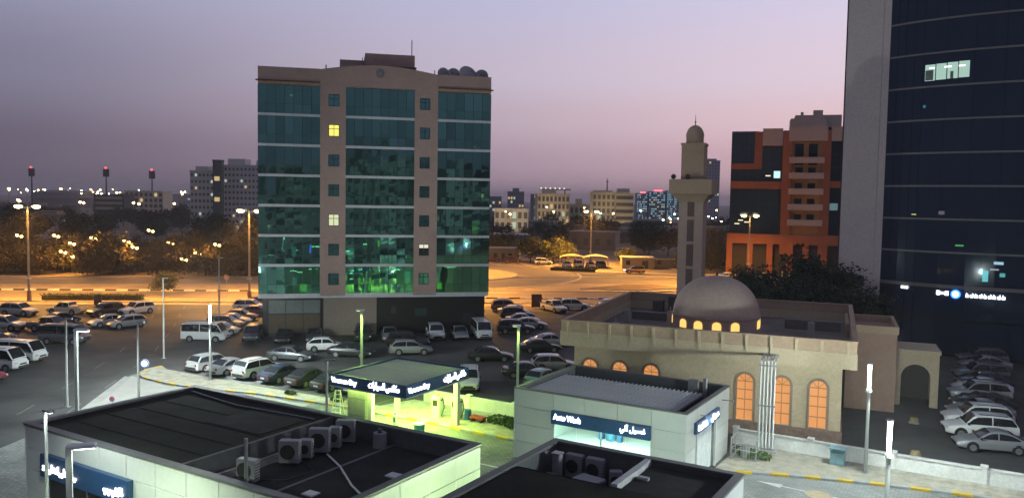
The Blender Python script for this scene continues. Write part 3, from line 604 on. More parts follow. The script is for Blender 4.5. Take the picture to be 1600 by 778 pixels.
for i, x in enumerate((-.4, 4.2, 8.6, 13.0, 16.4, 20.4, 25.2)): MB().bb(x, x+1.3, .05, 1.4, 0 if i < 99 else 5, 7.4).build('pillar', orange, ob_)
MB().bb(13.4, 19.7, 1.2, 1.5, 9.7, 30.9).build('recess_wall', ochre, ob_)
MB().bb(6.9, 11.3, .4, 1.5, 30, 33.9).build('parapet', cream, ob_); MB().bb(12.6, 20.9, .2, 1.5, 31, 34.4).bb(12.9, 20.6, 1.5, 8, 31, 36.2).bb(21.7, 27, .4, 1.5, 31, 34.2).build('parapet', cream, ob_)
MB().bb(14, 24, 4, 12, 34.4, 37.2).bb(18, 20, 5, 7, 37.2, 38.4).bb(15.2, 15.8, 5, 6, 37.2, 38).build('roof_house', cream, ob_)
for k in range(5):
    z = 12.0+k*3.55; o = MB().bb(12.8, 20.3, -.6, 1.2, z-.2, z-.02).bb(12.8, 20.3, -.6, -.45, z-.02, z+1.15).bb(12.8, 12.95, -.45, 1.2, z-.02, z+1.15).bb(20.15, 20.3, -.45, 1.2, z-.02, z+1.15).build('balcony', cream, ob_)
    for x in (14.2, 17.0):
        d = MB().bb(x, x+1.6, 1.1, 1.16, z, z+2.4).build('balcony_door', darkg, ob_)
    MB().bb(16.2, 16.5, .9, 1.19, z, z+3.2).build('divider', ochre, ob_)
for x in (14.0, 17.0): MB().bb(x, x+1.9, 1.1, 1.17, 25.6, 30.4).build('tall_window', dblue, ob_)
MB().bb(17.2, 18.6, 1.04, 1.09, 15.4, 16.4).build('lit_window', E_('balcony_lamp', (1, .85, .5), 3), ob_); MB().bb(9.6, 11, 1.3, 1.38, 22.6, 24.2).build('lit_window', E_('lit_cyan_window', (.6, .95, .9), 1.1), ob_)
MB().bb(21.9, 23.6, 1.3, 1.38, 15.4, 17).build('lit_window', E_('lit_dim_cyan', (.25, .45, .5), .35), ob_)
for x, z in ((2, 12.6), (2.4, 13.9), (1.2, 11.8), (3.4, 12.2), (7.8, 23)): MB().bb(x, x+1.1, 1.3, 1.38, z, z+.25).build('lit_window', E_('lit_warm_small', (.9, .8, .5), 1.2), ob_)
# ------------------------------------------------------------------ station buildings
clad = M('grey_cladding', (.50, .53, .52), .45, metal=.0, var=.05, scale=.8, orand=.06); clad2 = M('pale_cladding', (.56, .58, .54), .45, metal=.0, var=.05, orand=.05)
joint = M('cladding_joint', (.09, .10, .10), .7); navyf = M('navy_fascia', (.018, .060, .150), .35, var=.08); felt = M('dark_roof_felt', (.022, .0225, .019), 1, spec=.1, var=.45, scale=.35, fine=9, famp=.2, bump=.15)
felt2 = M('grey_roof_felt', (.036, .037, .034), 1, spec=.1, var=.25, scale=.6, fine=9); cop = M('parapet_coping', (.12, .12, .12), .6, var=.12); letter = E_('sign_letter_white', (1, 1, .97), 5)
def panels(parent, x0, x1, z0, z1, nx, nz, y, mat, rz=0, org=(0, 0), skip=()):
    w_, h = (x1-x0)/nx, (z1-z0)/nz; me = MB().bev(.012, w_-.012, .012, h-.012, -.03, .03, .01)
    me.v = [(x, -z, yy) for x, yy, z in me.v]; me.f = [tuple(reversed(f)) if False else f for f in me.f]; me = me.mesh('cladding_panel', mat)
    for i in range(nx):
        for k in range(nz):
            if (i, k) in skip: continue
            x = x0+w_*i; c, s_ = math.cos(rz), math.sin(rz)
            link('cladding_panel', me, parent, (org[0]+x*c+y*-s_*-1*-1, org[1]+x*s_+y*c, z0+h*k), rz)
# --- long shop building at lower left
x, y, _ = SF(-42.7, 22.1); sh = thing('station_shop', 'long low station shop with dark roof and air conditioners on its sunken roof', 'building', (x, y, 0), SA)
LW, LD, LH = 21.6, 10.4, 4.5
MB().bb(.1, LW-.1, .1, .35, 0, LH).bb(.1, LW-.1, LD-.35, LD-.1, 0, LH).bb(.1, .35, .35, LD-.35, 0, LH).bb(LW-.35, LW-.1, .35, LD-.35, 0, LH).build('wall', joint, sh)
panels(sh, .05, LW-.05, 0, LH-.1, 10, 4, .07, clad2, 0, (0, 0), skip=[(i, 2) for i in range(1, 4)]+[(i, k) for i in range(1, 4) for k in (0, 1)])
panels(sh, 0, LD, 0, LH-.1, 5, 4, 0, clad2, R(90), (LW-.07, 0)); panels(sh, 0, LD, 0, LH-.1, 5, 4, 0, clad2, R(-90), (.07, LD))
ring(-.02, LW+.02, -.02, LD+.02, LH-.04, LH+.06, .42).build('coping', cop, sh)
MB().bb(.4, 12.1, .4, LD-.4, LH-.35, LH-.06).build('upper_roof', felt, sh); MB().bb(12.1, LW-.4, .4, LD-.4, 3.3, 3.62).build('lower_roof', felt2, sh)
MB().bb(11.95, 12.15, .4, LD-.4, 3.62, LH-.02).build('step_wall', M('step_wall_grey', (.10, .10, .10), .85), sh)
MB().bb(16.3, 16.48, .42, LD-.42, 3.62, 3.66).build('roof_seam', cop, sh); MB().bb(12.3, 13.4, .42, LD-.42, 3.62, 3.65).build('roof_walkway', M('roof_walkway', (.13, .12, .11), .9, var=.4, scale=2), sh)
for xx, yy in ((19.0, 6.2), (19.9, 7.9), (17.5, 2.4)): MB().bb(xx, xx+.62, yy, yy+.55, 3.62, 3.68).build('roof_hatch', pipe_w, sh)
MB().bb(2.2, 8.9, .02, .07, .1, 2.15).build('shop_window', darkg, sh); MB().bb(2.2, 2.3, -.02, .02, .1, 2.15).bb(5.5, 5.6, -.02, .02, .1, 2.15).bb(8.8, 8.9, -.02, .02, .1, 2.15).build('window_frame', galv, sh)
MB().bev(1.9, 9.2, -.25, .03, 2.2, 3.35, .02).build('sign_fascia', navyf, sh)
MB().bb(7.2, 11.3, 5.6, 9.4, LH-.06, LH-.045).build('roof_patch', M('felt_patch', (.034, .031, .032), 1, spec=.1, var=.4, scale=.8), sh)
for i_ in range(5): MB().bb(.42, 11.9, 1.9+i_*1.75, 1.95+i_*1.75, LH-.06, LH-.048).build('felt_lap', M('felt_lap', (.021, .0205, .0205), 1, spec=.1), sh)
def squiggle(parent, x, y, z, w_, h, seed, name='sign_lettering', mat=None):
    """illegible lit lettering: joined strokes, bowls and dots"""
    r = random.Random(seed); mb = MB(); n = int(w_/(h*.42)); px = x
    for i in range(n):
        cw = w_/n; zz = z+h*.12*r.random(); mb.bb(px, px+cw*.98, y-.05, y, zz, zz+h*.22)
        t_ = r.random()
        if t_ < .35: mb.bb(px+cw*.3, px+cw*.55, y-.05, y, zz+h*.22, z+h)
        elif t_ < .7: mb.bb(px+cw*.1, px+cw*.8, y-.05, y, zz+h*.4, zz+h*.6); mb.bb(px+cw*.6, px+cw*.8, y-.05, y, zz+h*.22, zz+h*.4)
        else: mb.bb(px+cw*.3, px+cw*.6, y-.05, y, zz-h*.25, zz-h*.05)
        px += cw
    return mb.build(name, mat or letter, parent)
squiggle(sh, 2.2, -.26, 2.55, 2.9, .42, 3); squiggle(sh, 7.35, -.26, 2.5, 1.5, .62, 5)
# --- air conditioners and roof clutter, each a thing of its own
acw = M('ac_casing', (.24, .24, .25), .5, var=.1); acd = M('ac_grille', (.03, .03, .03), .6)
def ac(s, t_, z, w_, d, h, rz, label, group='outdoor air conditioning units'):
    x, y, _ = SF(s, t_); o = thing('air_conditioner', label, 'air conditioner', (x, y, z), SA+rz, group)
    MB().bev(-w_/2, w_/2, -d/2, d/2, .08, h, .03).build('casing', acw, o); MB().bb(-w_/2+.05, -w_/2+.13, -d/2, d/2, 0, .08).bb(w_/2-.13, w_/2-.05, -d/2, d/2, 0, .08).build('foot', blackm, o)
    r_ = min(w_*.36, h*.36); q = MB().lathe([(.001, 0), (r_, 0), (r_, .02), (.001, .02)], 18); q.v = [(xx-.06, -d/2-.004-zz, yy+h*.53) for xx, yy, zz in q.v]; g = q.build('fan_grille', acd, o)
    q = MB()
    for rr in (r_, r_*.66, r_*.33): q.lathe([(rr, 0), (rr, .015), (rr-.02, .015), (rr-.02, 0)], 16)
    q.v = [(xx-.06, -d/2-.028-zz, yy+h*.53) for xx, yy, zz in q.v]; q.build('guard', blackm, g)
    q = MB()
    for i in range(6): q.bb(w_/2+.002, w_/2+.015, -d/2+.05, d/2-.05, .2+i*(h-.3)/6, .24+i*(h-.3)/6)
    q.build('louvre', acd, o); return o
ac(-28.3, 24.3, 3.66, 1.0, .42, 1.05, R(12), 'air conditioner standing alone beside the roof pole on the shop roof')
for i, (t_, w_, h, rz, s) in enumerate(((27.1, 1.0, 1.15, 5, -28.6), (28.1, .62, .95, 5, -28.5), (29.1, 1.05, 1.25, 5, -28.6), (30.1, .62, 1.1, 5, -28.5), (31.1, 1.0, 1.2, 5, -28.7))):
    ac(s, t_, 3.66, w_, .45, h, R(rz+25), 'air conditioner in the row against the roof step, %s from the near end' % ('first and boxy', 'second and narrow', 'third and boxy', 'fourth and narrow', 'fifth and boxy')[i])
x, y, _ = SF(-26.8, 31.6); o = thing('ladder_hook', 'dark roof tank and valve clutter in the far corner of the shop roof', 'roof tank', (x, y, 3.62), SA); o.name = 'roof_tank'
MB().cyl((0, 0, 0), (0, 0, .75), .38, .34, 16).build('drum', acw, o); MB().cyl((0, 0, .75), (0, 0, .95), .14, .1, 10).build('lid', blackm, o)
mb = MB(); pts = [SF(-28.0, 29.0, 3.70), SF(-26.2, 28.0, 3.70), SF(-24.0, 26.4, 3.70), SF(-22.2, 25.4, 3.70)]; tag(mb.tube(pts, .05, 8).build('roof_pipe', pipe_w), 'white pipe running slantwise over the sunken shop roof', 'pipe')
tag(MB().tube([SF(-30.2, 23.2, 3.67), SF(-30.1, 26.4, 3.67), SF(-30.25, 29.0, 3.67), SF(-30.1, 31.6, 3.67)], .04, 6).build('roof_conduit', galv), 'grey conduit along the foot of the roof step behind the air conditioners', 'conduit')
tag(MB().tube([SF(-28.2, 24.6, 3.66), SF(-27.0, 25.4, 3.65), SF(-26.9, 27.0, 3.65), SF(-28.3, 27.6, 3.66)], .025, 5).build('roof_cable', blackm), 'black cable looping between air conditioners on the shop roof', 'cable')
tag(MB().tube([SF(-41.8, 31.6, 4.47), SF(-37.0, 30.9, 4.47), SF(-31.2, 31.3, 4.47)], .035, 6).build('roof_conduit', galv), 'thin grey conduit across the far side of the upper shop roof', 'conduit')
x, y, _ = SF(-27.6, 23.6); o = thing('roof_pole', 'plain grey pole rising from the shop roof beside an air conditioner', 'pole', (x, y, 3.62)); MB().cyl((0, 0, 0), (0, 0, 2.3), .09, .08, 10).build('pole', galv, o); MB().bb(-.15, .15, -.15, .15, 0, .04).build('base_plate', galv, o)
# --- station kiosk at bottom centre
x, y, _ = SF(-18.6, 20.0); kb = thing('station_kiosk', 'low kiosk building with parapet roof and sunken plant well', 'building', (x, y, 0), SA)
KW, KD, KH = 9.6, 15.5, 4.5
MB().bb(.1, KW-.1, .1, .3, 0, KH-.1).bb(.1, KW-.1, KD-.3, KD-.1, 0, KH-.1).bb(.1, .3, .3, KD-.3, 0, KH-.1).bb(KW-.3, KW-.1, .3, KD-.3, 0, KH-.1).build('wall', joint, kb)
panels(kb, 0, KD, 0, KH-.1, 6, 4, 0, clad, R(90), (KW-.07, 0)); panels(kb, 0, KD, 0, KH-.1, 6, 4, 0, clad, R(-90), (.07, KD)); panels(kb, .05, KW-.05, 0, KH-.1, 5, 4, 0, clad, R(180), (KW, KD-.07))
ring(-.02, KW+.02, -.02, KD+.02, KH-.1, KH, .4).build('coping', cop, kb)
MB().bb(.4, KW-.4, .4, 11.1, KH-.45, KH-.15).build('front_roof', felt, kb); MB().bb(5.35, KW-.4, 11.1, KD-.4, KH-.6, KH-.32).build('rear_roof', felt2, kb)
MB().bb(.4, 5.1, 11.1, KD-.4, 2.9, 3.0).build('well_floor', felt, kb); MB().bb(.4, 5.1, 11.0, 11.1, 3.0, KH-.15).build('well_wall', cop, kb)
MB().bb(5.05, 5.35, 11.1, KD-.4, 3.0, KH-.02).build('well_beam', M('pale_beam', (.42, .42, .42), .7), kb); MB().box((5.75, 13.1, KH-.25), (.5, .22, .12)).build('beam_stub', MATS['pale_beam'], kb)
MB().bb(KW-.03, KW+.02, 13.4, 14.3, 2.6, 3.5).build('wall_sign', M('kiosk_sign_grey', (.22, .23, .24), .5), kb)
for i, xx in enumerate((2.2, 7.4)):  # unseen lamps added on the back wall to brighten the wash front
    MB().bb(xx-.2, xx+.2, KD-.07, KD+.2, 3.5, 3.62).build('wall_lamp', E_('wall_lamp_led', (.86, 1, .84), 8), kb); lamp('wall_light', 'POINT', kb, (xx, KD+.9, 3.2), 620, (.80, 1, .80), .15)
for yy in (8.0, 13.2):  # more unseen lamps added, lighting the drive beside the shop
    MB().bb(-.2, .07, yy-.2, yy+.2, 3.5, 3.62).build('wall_lamp', MATS['wall_lamp_led'], kb); lamp('wall_light', 'POINT', kb, (-.9, yy, 3.2), 480, (.72, 1, .52), .15)
ks = lambda a, b_: (-18.6+a, 20+b_)
ac(*ks(3.1, 13.0), 3.0, 1.3, 1.0, .75, R(-10), 'boxy white air conditioner in the kiosk plant well with top fan')
ac(*ks(1.6, 14.6), 3.0, .9, .4, 1.2, R(0), 'tall dark fronted air conditioner at the back left of the plant well')
ac(*ks(2.7, 14.6), 3.0, .9, .4, 1.2, R(0), 'tall dark fronted air conditioner at the back middle of the plant well')
ac(*ks(3.9, 14.3), 3.0, .6, .4, .9, R(30), 'small air conditioner near the beam in the plant well')
ac(*ks(1.1, 12.6), 3.0, 1.1, .5, .6, R(90), 'low air conditioner by the left edge of the plant well')
x, y, _ = SF(*ks(4.3, 12.6)); o = thing('plant_crate', 'dark blue crate beside the beam in the plant well', 'crate', (x, y, 3.0), SA); MB().bev(-.5, .5, -.35, .35, 0, .5, .03).build('body', M('navy_crate', (.03, .035, .08), .6), o); MB().bb(-.53, .53, -.38, .38, .5, .56).build('lid', MATS['navy_crate'], o)
x, y, _ = SF(*ks(1.0, 13.9)); o = thing('gas_bottle', 'pale upright duct box at the back of the plant well', 'duct', (x, y, 3.0), SA); o.name = 'duct_box'; MB().bev(-.2, .2, -.2, .2, 0, 1.3, .03).build('casing', acw, o); MB().bb(-.24, .24, -.24, .24, 1.3, 1.36).build('cap', galv, o)
# --- automatic car wash
x, y, _ = SF(-25.9, 43.6); wa = thing('car_wash', 'grey panelled automatic car wash with blue fascia and bright glazed hall', 'building', (x, y, 0), SA)
CW, CD, CH = 11.5, 8.6, 4.5
MB().bb(.1, 2.85, .1, .3, 0, CH).bb(9.35, CW-.1, .1, .3, 0, CH).bb(2.85, 9.35, .1, .3, 2.75, CH).bb(.1, CW-.1, CD-.3, CD-.1, 0, CH).bb(.1, .3, .3, CD-.3, 0, CH).bb(CW-.3, CW-.1, .3, 2.0, 0, CH).bb(CW-.3, CW-.1, 5.6, CD-.3, 0, CH).bb(CW-.3, CW-.1, 2.0, 5.6, 3.3, CH).build('wall', joint, wa)
panels(wa, .05, 2.87, 0, CH, 1, 4, .07, clad); panels(wa, 2.87, 9.35, CH-1.0, CH, 3, 1, .07, clad); panels(wa, 9.35, CW-.05, 0, CH, 1, 4, .07, clad)
panels(wa, 0, 2.0, 0, CH, 1, 4, 0, clad2, R(90), (CW-.07, 0)); panels(wa, 5.6, CD, 0, CH, 1, 4, 0, clad2, R(90), (CW-.07, 0)); panels(wa, 2.0, 5.6, 3.35, CH, 2, 1, 0, clad2, R(90), (CW-.07, 0)); panels(wa, 0, CD, 0, CH, 4, 4, 0, clad, R(-90), (.07, CD))
ring(-.02, CW+.02, -.02, CD+.02, CH, CH+.07, .3).build('coping', cop, wa)
MB().bb(.3, CW-.3, .3, CD-.3, 3.7, 3.78).build('ceiling', M('white_soffit', (.6, .62, .58), .8), wa)
MB().bb(.3, CW-.3, .3, CD-.3, 3.80, 3.86).build('roof', felt2, wa)
rb = MB().add([(0, 0, 0), (.07, 0, .14), (.11, 0, .14), (.18, 0, 0), (0, 6.2, 0), (.07, 6.2, .14), (.11, 6.2, .14), (.18, 6.2, 0)], [(0, 3, 2, 1), (4, 5, 6, 7), (0, 1, 5, 4), (1, 2, 6, 5), (2, 3, 7, 6)]).mesh('roof_rib', M('roof_sheet_metal', (.46, .47, .47), .6, metal=.0))
MB().bb(.35, CW-1.1, .32, 6.6, 4.14, 4.17).build('roof_sheet', M('roof_sheet_base', (.035, .035, .037), .6), wa)
for i in range(34): link('roof_rib', rb, wa, (.4+i*.294, .35, 4.172))
MB().bb(9.1, 9.7, 7.2, 7.7, 3.86, 4.9).bb(10.1, 10.3, 7.2, 7.6, 3.86, 5.1).build('roof_vent', galv, wa)
MB().bev(2.85, 9.37, -.22, .05, 2.7, 3.5, .02).build('sign_fascia', navyf, wa)
gw = glass('wash_glass', (.82, .95, .93), .03, .03, .005, .2)
for i in range(4): link('glass_pane', MB().bb(0, 1.58, 0, .03, 0, 2.66).mesh('glass_pane', gw), wa, (2.88+i*1.62, .14, .02))
MB().bb(2.87, 9.33, .12, .19, 2.64, 2.7).bb(2.84, 2.90, .1, .2, 0, 2.64).bb(6.08, 6.14, .1, .2, 0, 2.64).bb(9.30, 9.36, .1, .2, 0, 2.64).build('window_frame', whitem, wa)
hall = M('wash_hall_tile', (.66, .70, .66), .5, var=.06)
MB().bb(.31, CW-.31, CD-.36, CD-.31, .02, 3.7).bb(.31, .36, .35, CD-.4, .02, 3.7).bb(.36, CW-.4, .4, CD-.4, .02, .03).build('hall_lining', hall, wa)
MB().bb(3.0, 3.3, 6.6, 7.0, .03, 2.6).bb(4.4, 4.7, 6.6, 7.0, .03, 2.6).bb(3.3, 4.4, 6.6, 7.0, 2.3, 2.6).build('wash_gantry', M('gantry_blue', (.08, .22, .42), .4), wa)
MB().cyl((3.85, 6.8, .1), (3.85, 6.8, 2.2), .35, None, 12).build('wash_brush', M('brush_blue', (.10, .30, .45), .9), wa)
for i in range(3): MB().bb(1.6+i*3, 3.4+i*3, 2.4, 2.6, 3.6, 3.68).build('ceiling_light', E_('hall_tube', (.9, 1, .92), 6), wa)
lamp('hall_lamp', 'AREA', wa, (5.7, 3.0, 3.55), 1500, (.84, 1, .88), (8, 2.5))
dr_ = MB().bb(CW-.28, CW-.24, 2.05, 5.55, .02, 3.25); dr_.build('roller_door', M('white_roller_door', (.70, .74, .72), .5), wa)
MB().bev(CW-.05, CW+.16, 1.4, 5.9, 3.05, 3.72, .02).build('sign_fascia', navyf, wa)
MB().bb(CW-.02, CW+.03, 1.85, 2.02, 0, 3.05).bb(CW-.02, CW+.03, 5.58, 5.75, 0, 3.05).build('door_jamb', whitem, wa)
AUTO_AR = '\uFEF2\uFEDF\uFE81 \uFEDE\uFEF4\uFEB4\uFECF'; CAR_AR = '\uFE95\uFE8D\uFEAD\uFE8E\uFEF4\uFEB4\uFEDF\uFE8D \uFEB2\uFEE7\uFE8E\uFEDC\uFEE3'
sign_text('sign_lettering', 'Auto Wash', wa, (3.05, -.26, 3.0), 0, 1.85, letter, .36); sign_text('sign_lettering', AUTO_AR, wa, (7.5, -.26, 2.88), 0, 1.6, letter, .55)
sign_text('sign_lettering', 'Auto Wash', wa, (CW+.2, 1.6, 3.22), R(90), 1.6, letter, .34); sign_text('sign_lettering', AUTO_AR, wa, (CW+.2, 4.1, 3.16), R(90), 1.4, letter, .46)
for i, yy in enumerate((2.4, 6.9)): MB().cyl((CW, yy, 3.95), (CW+.55, yy, 4.0), .03).box((CW+.6, yy, 3.98), (.26, .2, .1)).build('flood_light', galv, wa)
lamp('door_lamp', 'SPOT', wa, (CW+.75, 3.8, 4.2), 1500, (.85, 1, .95), .15, (0, R(-12), 0), 140)
x, y, _ = SF(-13.1, 51.6); o = thing('mesh_cage', 'white wire cage with pump against the right end of the car wash', 'cage', (x, y, 0), SA)
mb = MB()
for a, b_ in ((-.8, -.5), (.8, -.5), (.8, .5), (-.8, .5)): mb.bb(a-.03, a+.03, b_-.03, b_+.03, 0, 1.5)
for z in (.1, .7, 1.4): mb.bb(-.77, .77, -.52, -.48, z, z+.04).bb(-.77, .77, .48, .52, z, z+.04).bb(-.82, -.78, -.47, .47, z, z+.04).bb(.78, .82, -.47, .47, z, z+.04)
for i in range(9): mb.bb(-.72+i*.18, -.71+i*.18, -.51, -.49, .14, 1.4)
mb.build('frame', whitem, o); MB().cyl((0, 0, .03), (0, 0, 1.0), .28, None, 14).bb(-.4, .4, -.3, .3, 0, .03).build('pump', galv, o)
# --- vacuum bay canopy
x, y, _ = SF(-39.2, 40.9); vb = thing('vacuum_canopy', 'square canopy over the vacuum bay, navy fascia and green glowing underside', 'canopy', (x, y, 0), SA)
BW, BD, bz = 6.7, 7.3, 3.42
ring(0, BW, 0, BD, bz, bz+.82, .12).build('fascia', navyf, vb); ring(-.03, BW+.03, -.03, BD+.03, bz-.07, bz, .3).build('fascia_trim', M('pale_trim', (.5, .52, .5), .5), vb)
MB().bb(.13, BW-.13, .13, BD-.13, bz+.02, bz+.1).build('soffit', M('white_soffit2', (.7, .72, .66), .7), vb)
rm = M('canopy_roof_sheet', (.50, .52, .44), .6, var=.08, fine=4)
MB().bb(.14, 3.45, .14, BD-.14, bz+.62, bz+.68).build('roof_sheet', rm, vb); MB().bb(3.55, BW-.14, .14, BD-.14, bz+.62, bz+.68).build('roof_sheet', rm, vb)
rb2 = MB().bb(0, .04, .16, BD-.16, bz+.68, bz+.72).mesh('roof_rib', rm)
for i in range(26): link('roof_rib', rb2, vb, (.25+i*.256, 0, 0))
ge = E_('vacuum_bay_tube', (.72, 1, .22), 4)
for i in range(3): MB().bb(.9+i*2.3, 1.5+i*2.3, .8, BD-.8, bz-.03, bz+.015).build('soffit_light', ge, vb)
lamp('bay_lamp', 'AREA', vb, (BW/2, BD/2, bz-.12), 2300, (.62, 1, .17), (6, 6))
MB().bb(.5, 2.1, 1.2, 1.7, 0, bz-.07).build('clad_pillar', M('pillar_cladding', (.30, .31, .30), .5), vb)
for z in (1.2, 2.4): MB().bb(.49, 2.11, 1.19, 1.71, z-.01, z+.01).build('pillar_joint', joint, vb)
for (a, b_) in ((2.5, 1.4), (6.3, 6.4), (.6, 6.6)): MB().bb(a-.17, a+.17, b_-.17, b_+.17, 0, bz-.07).build('column', whitem, vb)
for s_, t_, w_, tx, h in ((.12, -.04, 2.3, 'Vacuum Bay', .40), (3.5, -.04, 2.65, CAR_AR, .52)): sign_text('sign_lettering', tx, vb, (s_, t_, bz+.16), 0, w_, letter, h*1.15)
for t_, w_, tx, h in ((.2, 2.3, 'Vacuum Bay', .40), (4.2, 2.65, CAR_AR, .52)): sign_text('sign_lettering', tx, vb, (BW+.04, t_, bz+.16), R(90), w_, letter, h*1.15)
# --- bay equipment
def at_s(s, t_, z=0): return SF(s, t_, z)
vacm = M('vacuum_white', (.62, .64, .60), .4)
for i, (s, t_, lab) in enumerate(((-33.8, 48.6, 'white vacuum cabinet with panel near the green wall'), (-35.3, 48.2, 'white vacuum cabinet nearer the clad pillar'))):
    o = thing('vacuum_machine', lab, 'vacuum machine', at_s(s, t_, .115), SA); MB().bev(-.35, .35, -.3, .3, 0, 1.6, .05).build('cabinet', vacm, o); MB().bb(-.22, .22, -.32, -.305, .9, 1.35).build('panel', blackm, o)
    MB().tube([(.35, 0, 1.3), (.6, -.1, 1.5), (.75, -.15, .9), (.6, -.3, .2)], .045, 6).build('hose', blackm, o); MB().cyl((0, 0, 1.6), (0, 0, 1.75), .2, .14, 12).build('cap', M('signal_yellow', (.6, .5, .05), .5), o)
o = thing('air_post', 'slim blue and white service post under the canopy edge', 'service post', at_s(-35.6, 43.6, .012), SA)
MB().bev(-.16, .16, -.12, .12, 0, .5, .02).build('base', M('post_blue', (.03, .12, .35), .5), o); MB().bev(-.14, .14, -.1, .1, .5, 1.25, .02).build('body', vacm, o); MB().bb(-.1, .1, -.115, -.103, .75, 1.1).build('dial', MATS['post_blue'], o); MB().cyl((0, 0, 1.25), (0, 0, 1.4), .1, .06).build('head', MATS['post_blue'], o)
def bin_(s, t_, z, lab, col, lid):
    o = thing('litter_bin', lab, 'bin', at_s(s, t_, z), SA); MB().lathe([(.30, 0), (.36, .1), (.38, .85), (.34, .85)], 18).build('drum', col, o); MB().lathe([(.40, .85), (.40, .92), (.2, 1.02), (.001, 1.04)], 18).build('lid', lid, o); MB().cyl((0, 0, 1.03), (0, 0, 1.08), .08).build('knob', blackm, o)
bin_(-33.6, 43.8, .012, 'round bin with white lid on the green lit paving', M('bin_teal', (.04, .20, .22), .5), vacm)
o = thing('step_ladder', 'pale step ladder standing left of the clad pillar', 'ladder', at_s(-42.0, 44.6, .012), SA+R(20)); lm = M('ladder_metal', (.55, .57, .5), .4)
for sx_ in (-1, 1): MB().cyl((sx_*.38, -.45, 0), (sx_*.2, 0, 1.9), .035, None, 6).build('rail', lm, o); MB().cyl((sx_*.38, .45, 0), (sx_*.2, .04, 1.9), .03, None, 6).build('rail', lm, o)
for k in range(5): MB().bb(-.38+.18*k/5.5+.02, .38-.18*k/5.5-.02, -.5+.45*(k+1)/5.6-.06+.06, -.36+.45*(k+1)/5.6, .3+k*.32, .34+k*.32).build('step', lm, o)
MB().bb(-.22, .22, -.06, .1, 1.88, 1.93).build('top', lm, o)
o = thing('hose_cart', 'low cart with blue drum and red tray beside the vacuum cabinets', 'cart', at_s(-33.0, 48.9, .115), SA); MB().bb(.35, 1.5, -.3, .3, .25, .4).build('tray', M('cart_red', (.42, .06, .03), .5), o); MB().cyl((0, 0, 0), (0, 0, .75), .26, None, 14).build('drum', MATS['post_blue'], o)
for a in (.5, 1.3): MB().cyl((a, -.3, .13), (a, .3, .13), .13, None, 10).build('wheel', blackm, o)
MB().bb(.2, .36, -.03, .03, .25, .32).build('coupling', blackm, o)
o = thing('litter_cage', 'pale blue litter bin on the gravel against the white wall', 'bin', at_s(-7.8, 53.6, .115), SA); o.name = 'litter_bin'
bm_ = M('bin_pale_blue', (.22, .36, .40), .5)
MB().bb(-.42, -.37, -.3, .3, 0, 1.0).bb(.37, .42, -.3, .3, 0, 1.0).bb(-.37, .37, .25, .3, .05, 1.0).bb(-.37, .37, -.3, -.25, .05, .75).build('body', bm_, o); MB().bb(-.5, .5, -.38, .38, 1.0, 1.08).build('roof', bm_, o)
# white pipe bundle in front of the mosque
o = thing('pipe_riser', 'bundle of white pipes climbing in front of the mosque wall', 'pipes', (17.1, 52.5, .115), R(-22))
for i in range(5): MB().cyl((-.44+i*.22, 0, 0), (-.44+i*.22, 0, 6.05), .075, None, 8).cyl((-.44+i*.22, 0, 6.0), (-.44+i*.22, 3.0, 6.0), .07, None, 8).build('pipe', pipe_w, o)
for z in (.1, 3.0, 5.7): MB().bb(-.56, .56, -.1, -.078, z, z+.1).build('clamp', galv, o)
MB().bev(-.75, .75, -.35, .35, -.02, .1, .02).build('plinth', conc, o)
# ------------------------------------------------------------------ cars
def paint(n, c, r=.35, metal=.0): return M('car_paint_'+n, c, r, metal=metal, var=.06, coat=.6)
PAINT = {'white': paint('white', (.68, .69, .68)), 'silver': paint('silver', (.36, .37, .38), .35, .5), 'grey': paint('grey', (.11, .115, .125), .35, .4), 'black': paint('black', (.012, .012, .014)), 'dark blue': paint('dark_blue', (.015, .02, .045)),
         'red': paint('red', (.20, .015, .012)), 'bronze': paint('bronze', (.16, .095, .06), .35, .4), 'maroon': paint('maroon', (.10, .012, .015)), 'teal': paint('teal', (.16, .30, .28)), 'beige': paint('beige', (.46, .40, .30))}
cglass = M('car_glass', (.012, .014, .016), .06, var=.05); tyre = M('tyre_rubber', (.015, .015, .016), .85); rimm = M('alloy_rim', (.34, .35, .36), .35, metal=.7)
hl = M('headlamp_lens', (.55, .57, .58), .15); tlm = M('tail_lamp', (.22, .01, .01), .25); plate = M('number_plate', (.6, .6, .58), .6); blkp = M('black_plastic', (.02, .02, .021), .6)
#            L     W    H    belt  windscreen base/top, roof end, rear base (from centre, forward +), hood z front/back, tail z, wheel r, cabin top half width factor
SPEC = {
 'sedan':  (4.70, 1.82, 1.46, .93, 1.10, .30, -.80, -1.85, .66, .90, .95, .33, .74),
 'suv':    (4.75, 1.92, 1.76, 1.08, 1.15, .45, -1.80, -2.27, .86, 1.05, 1.06, .38, .80),
 'wagon':  (4.55, 1.80, 1.56, .96, 1.15, .40, -1.60, -2.16, .70, .92, .96, .34, .78),
 'hatch':  (4.05, 1.72, 1.50, .94, 1.08, .35, -1.25, -1.93, .70, .92, .94, .32, .77),
 'minibus':(5.10, 1.90, 2.15, 1.18, 2.20, 1.55, -2.40, -2.48, .95, 1.12, 1.16, .35, .88),
 'pickup': (5.20, 1.88, 1.78, 1.06, 1.15, .55, -.85, -1.00, .88, 1.04, 1.05, .39, .80),
}
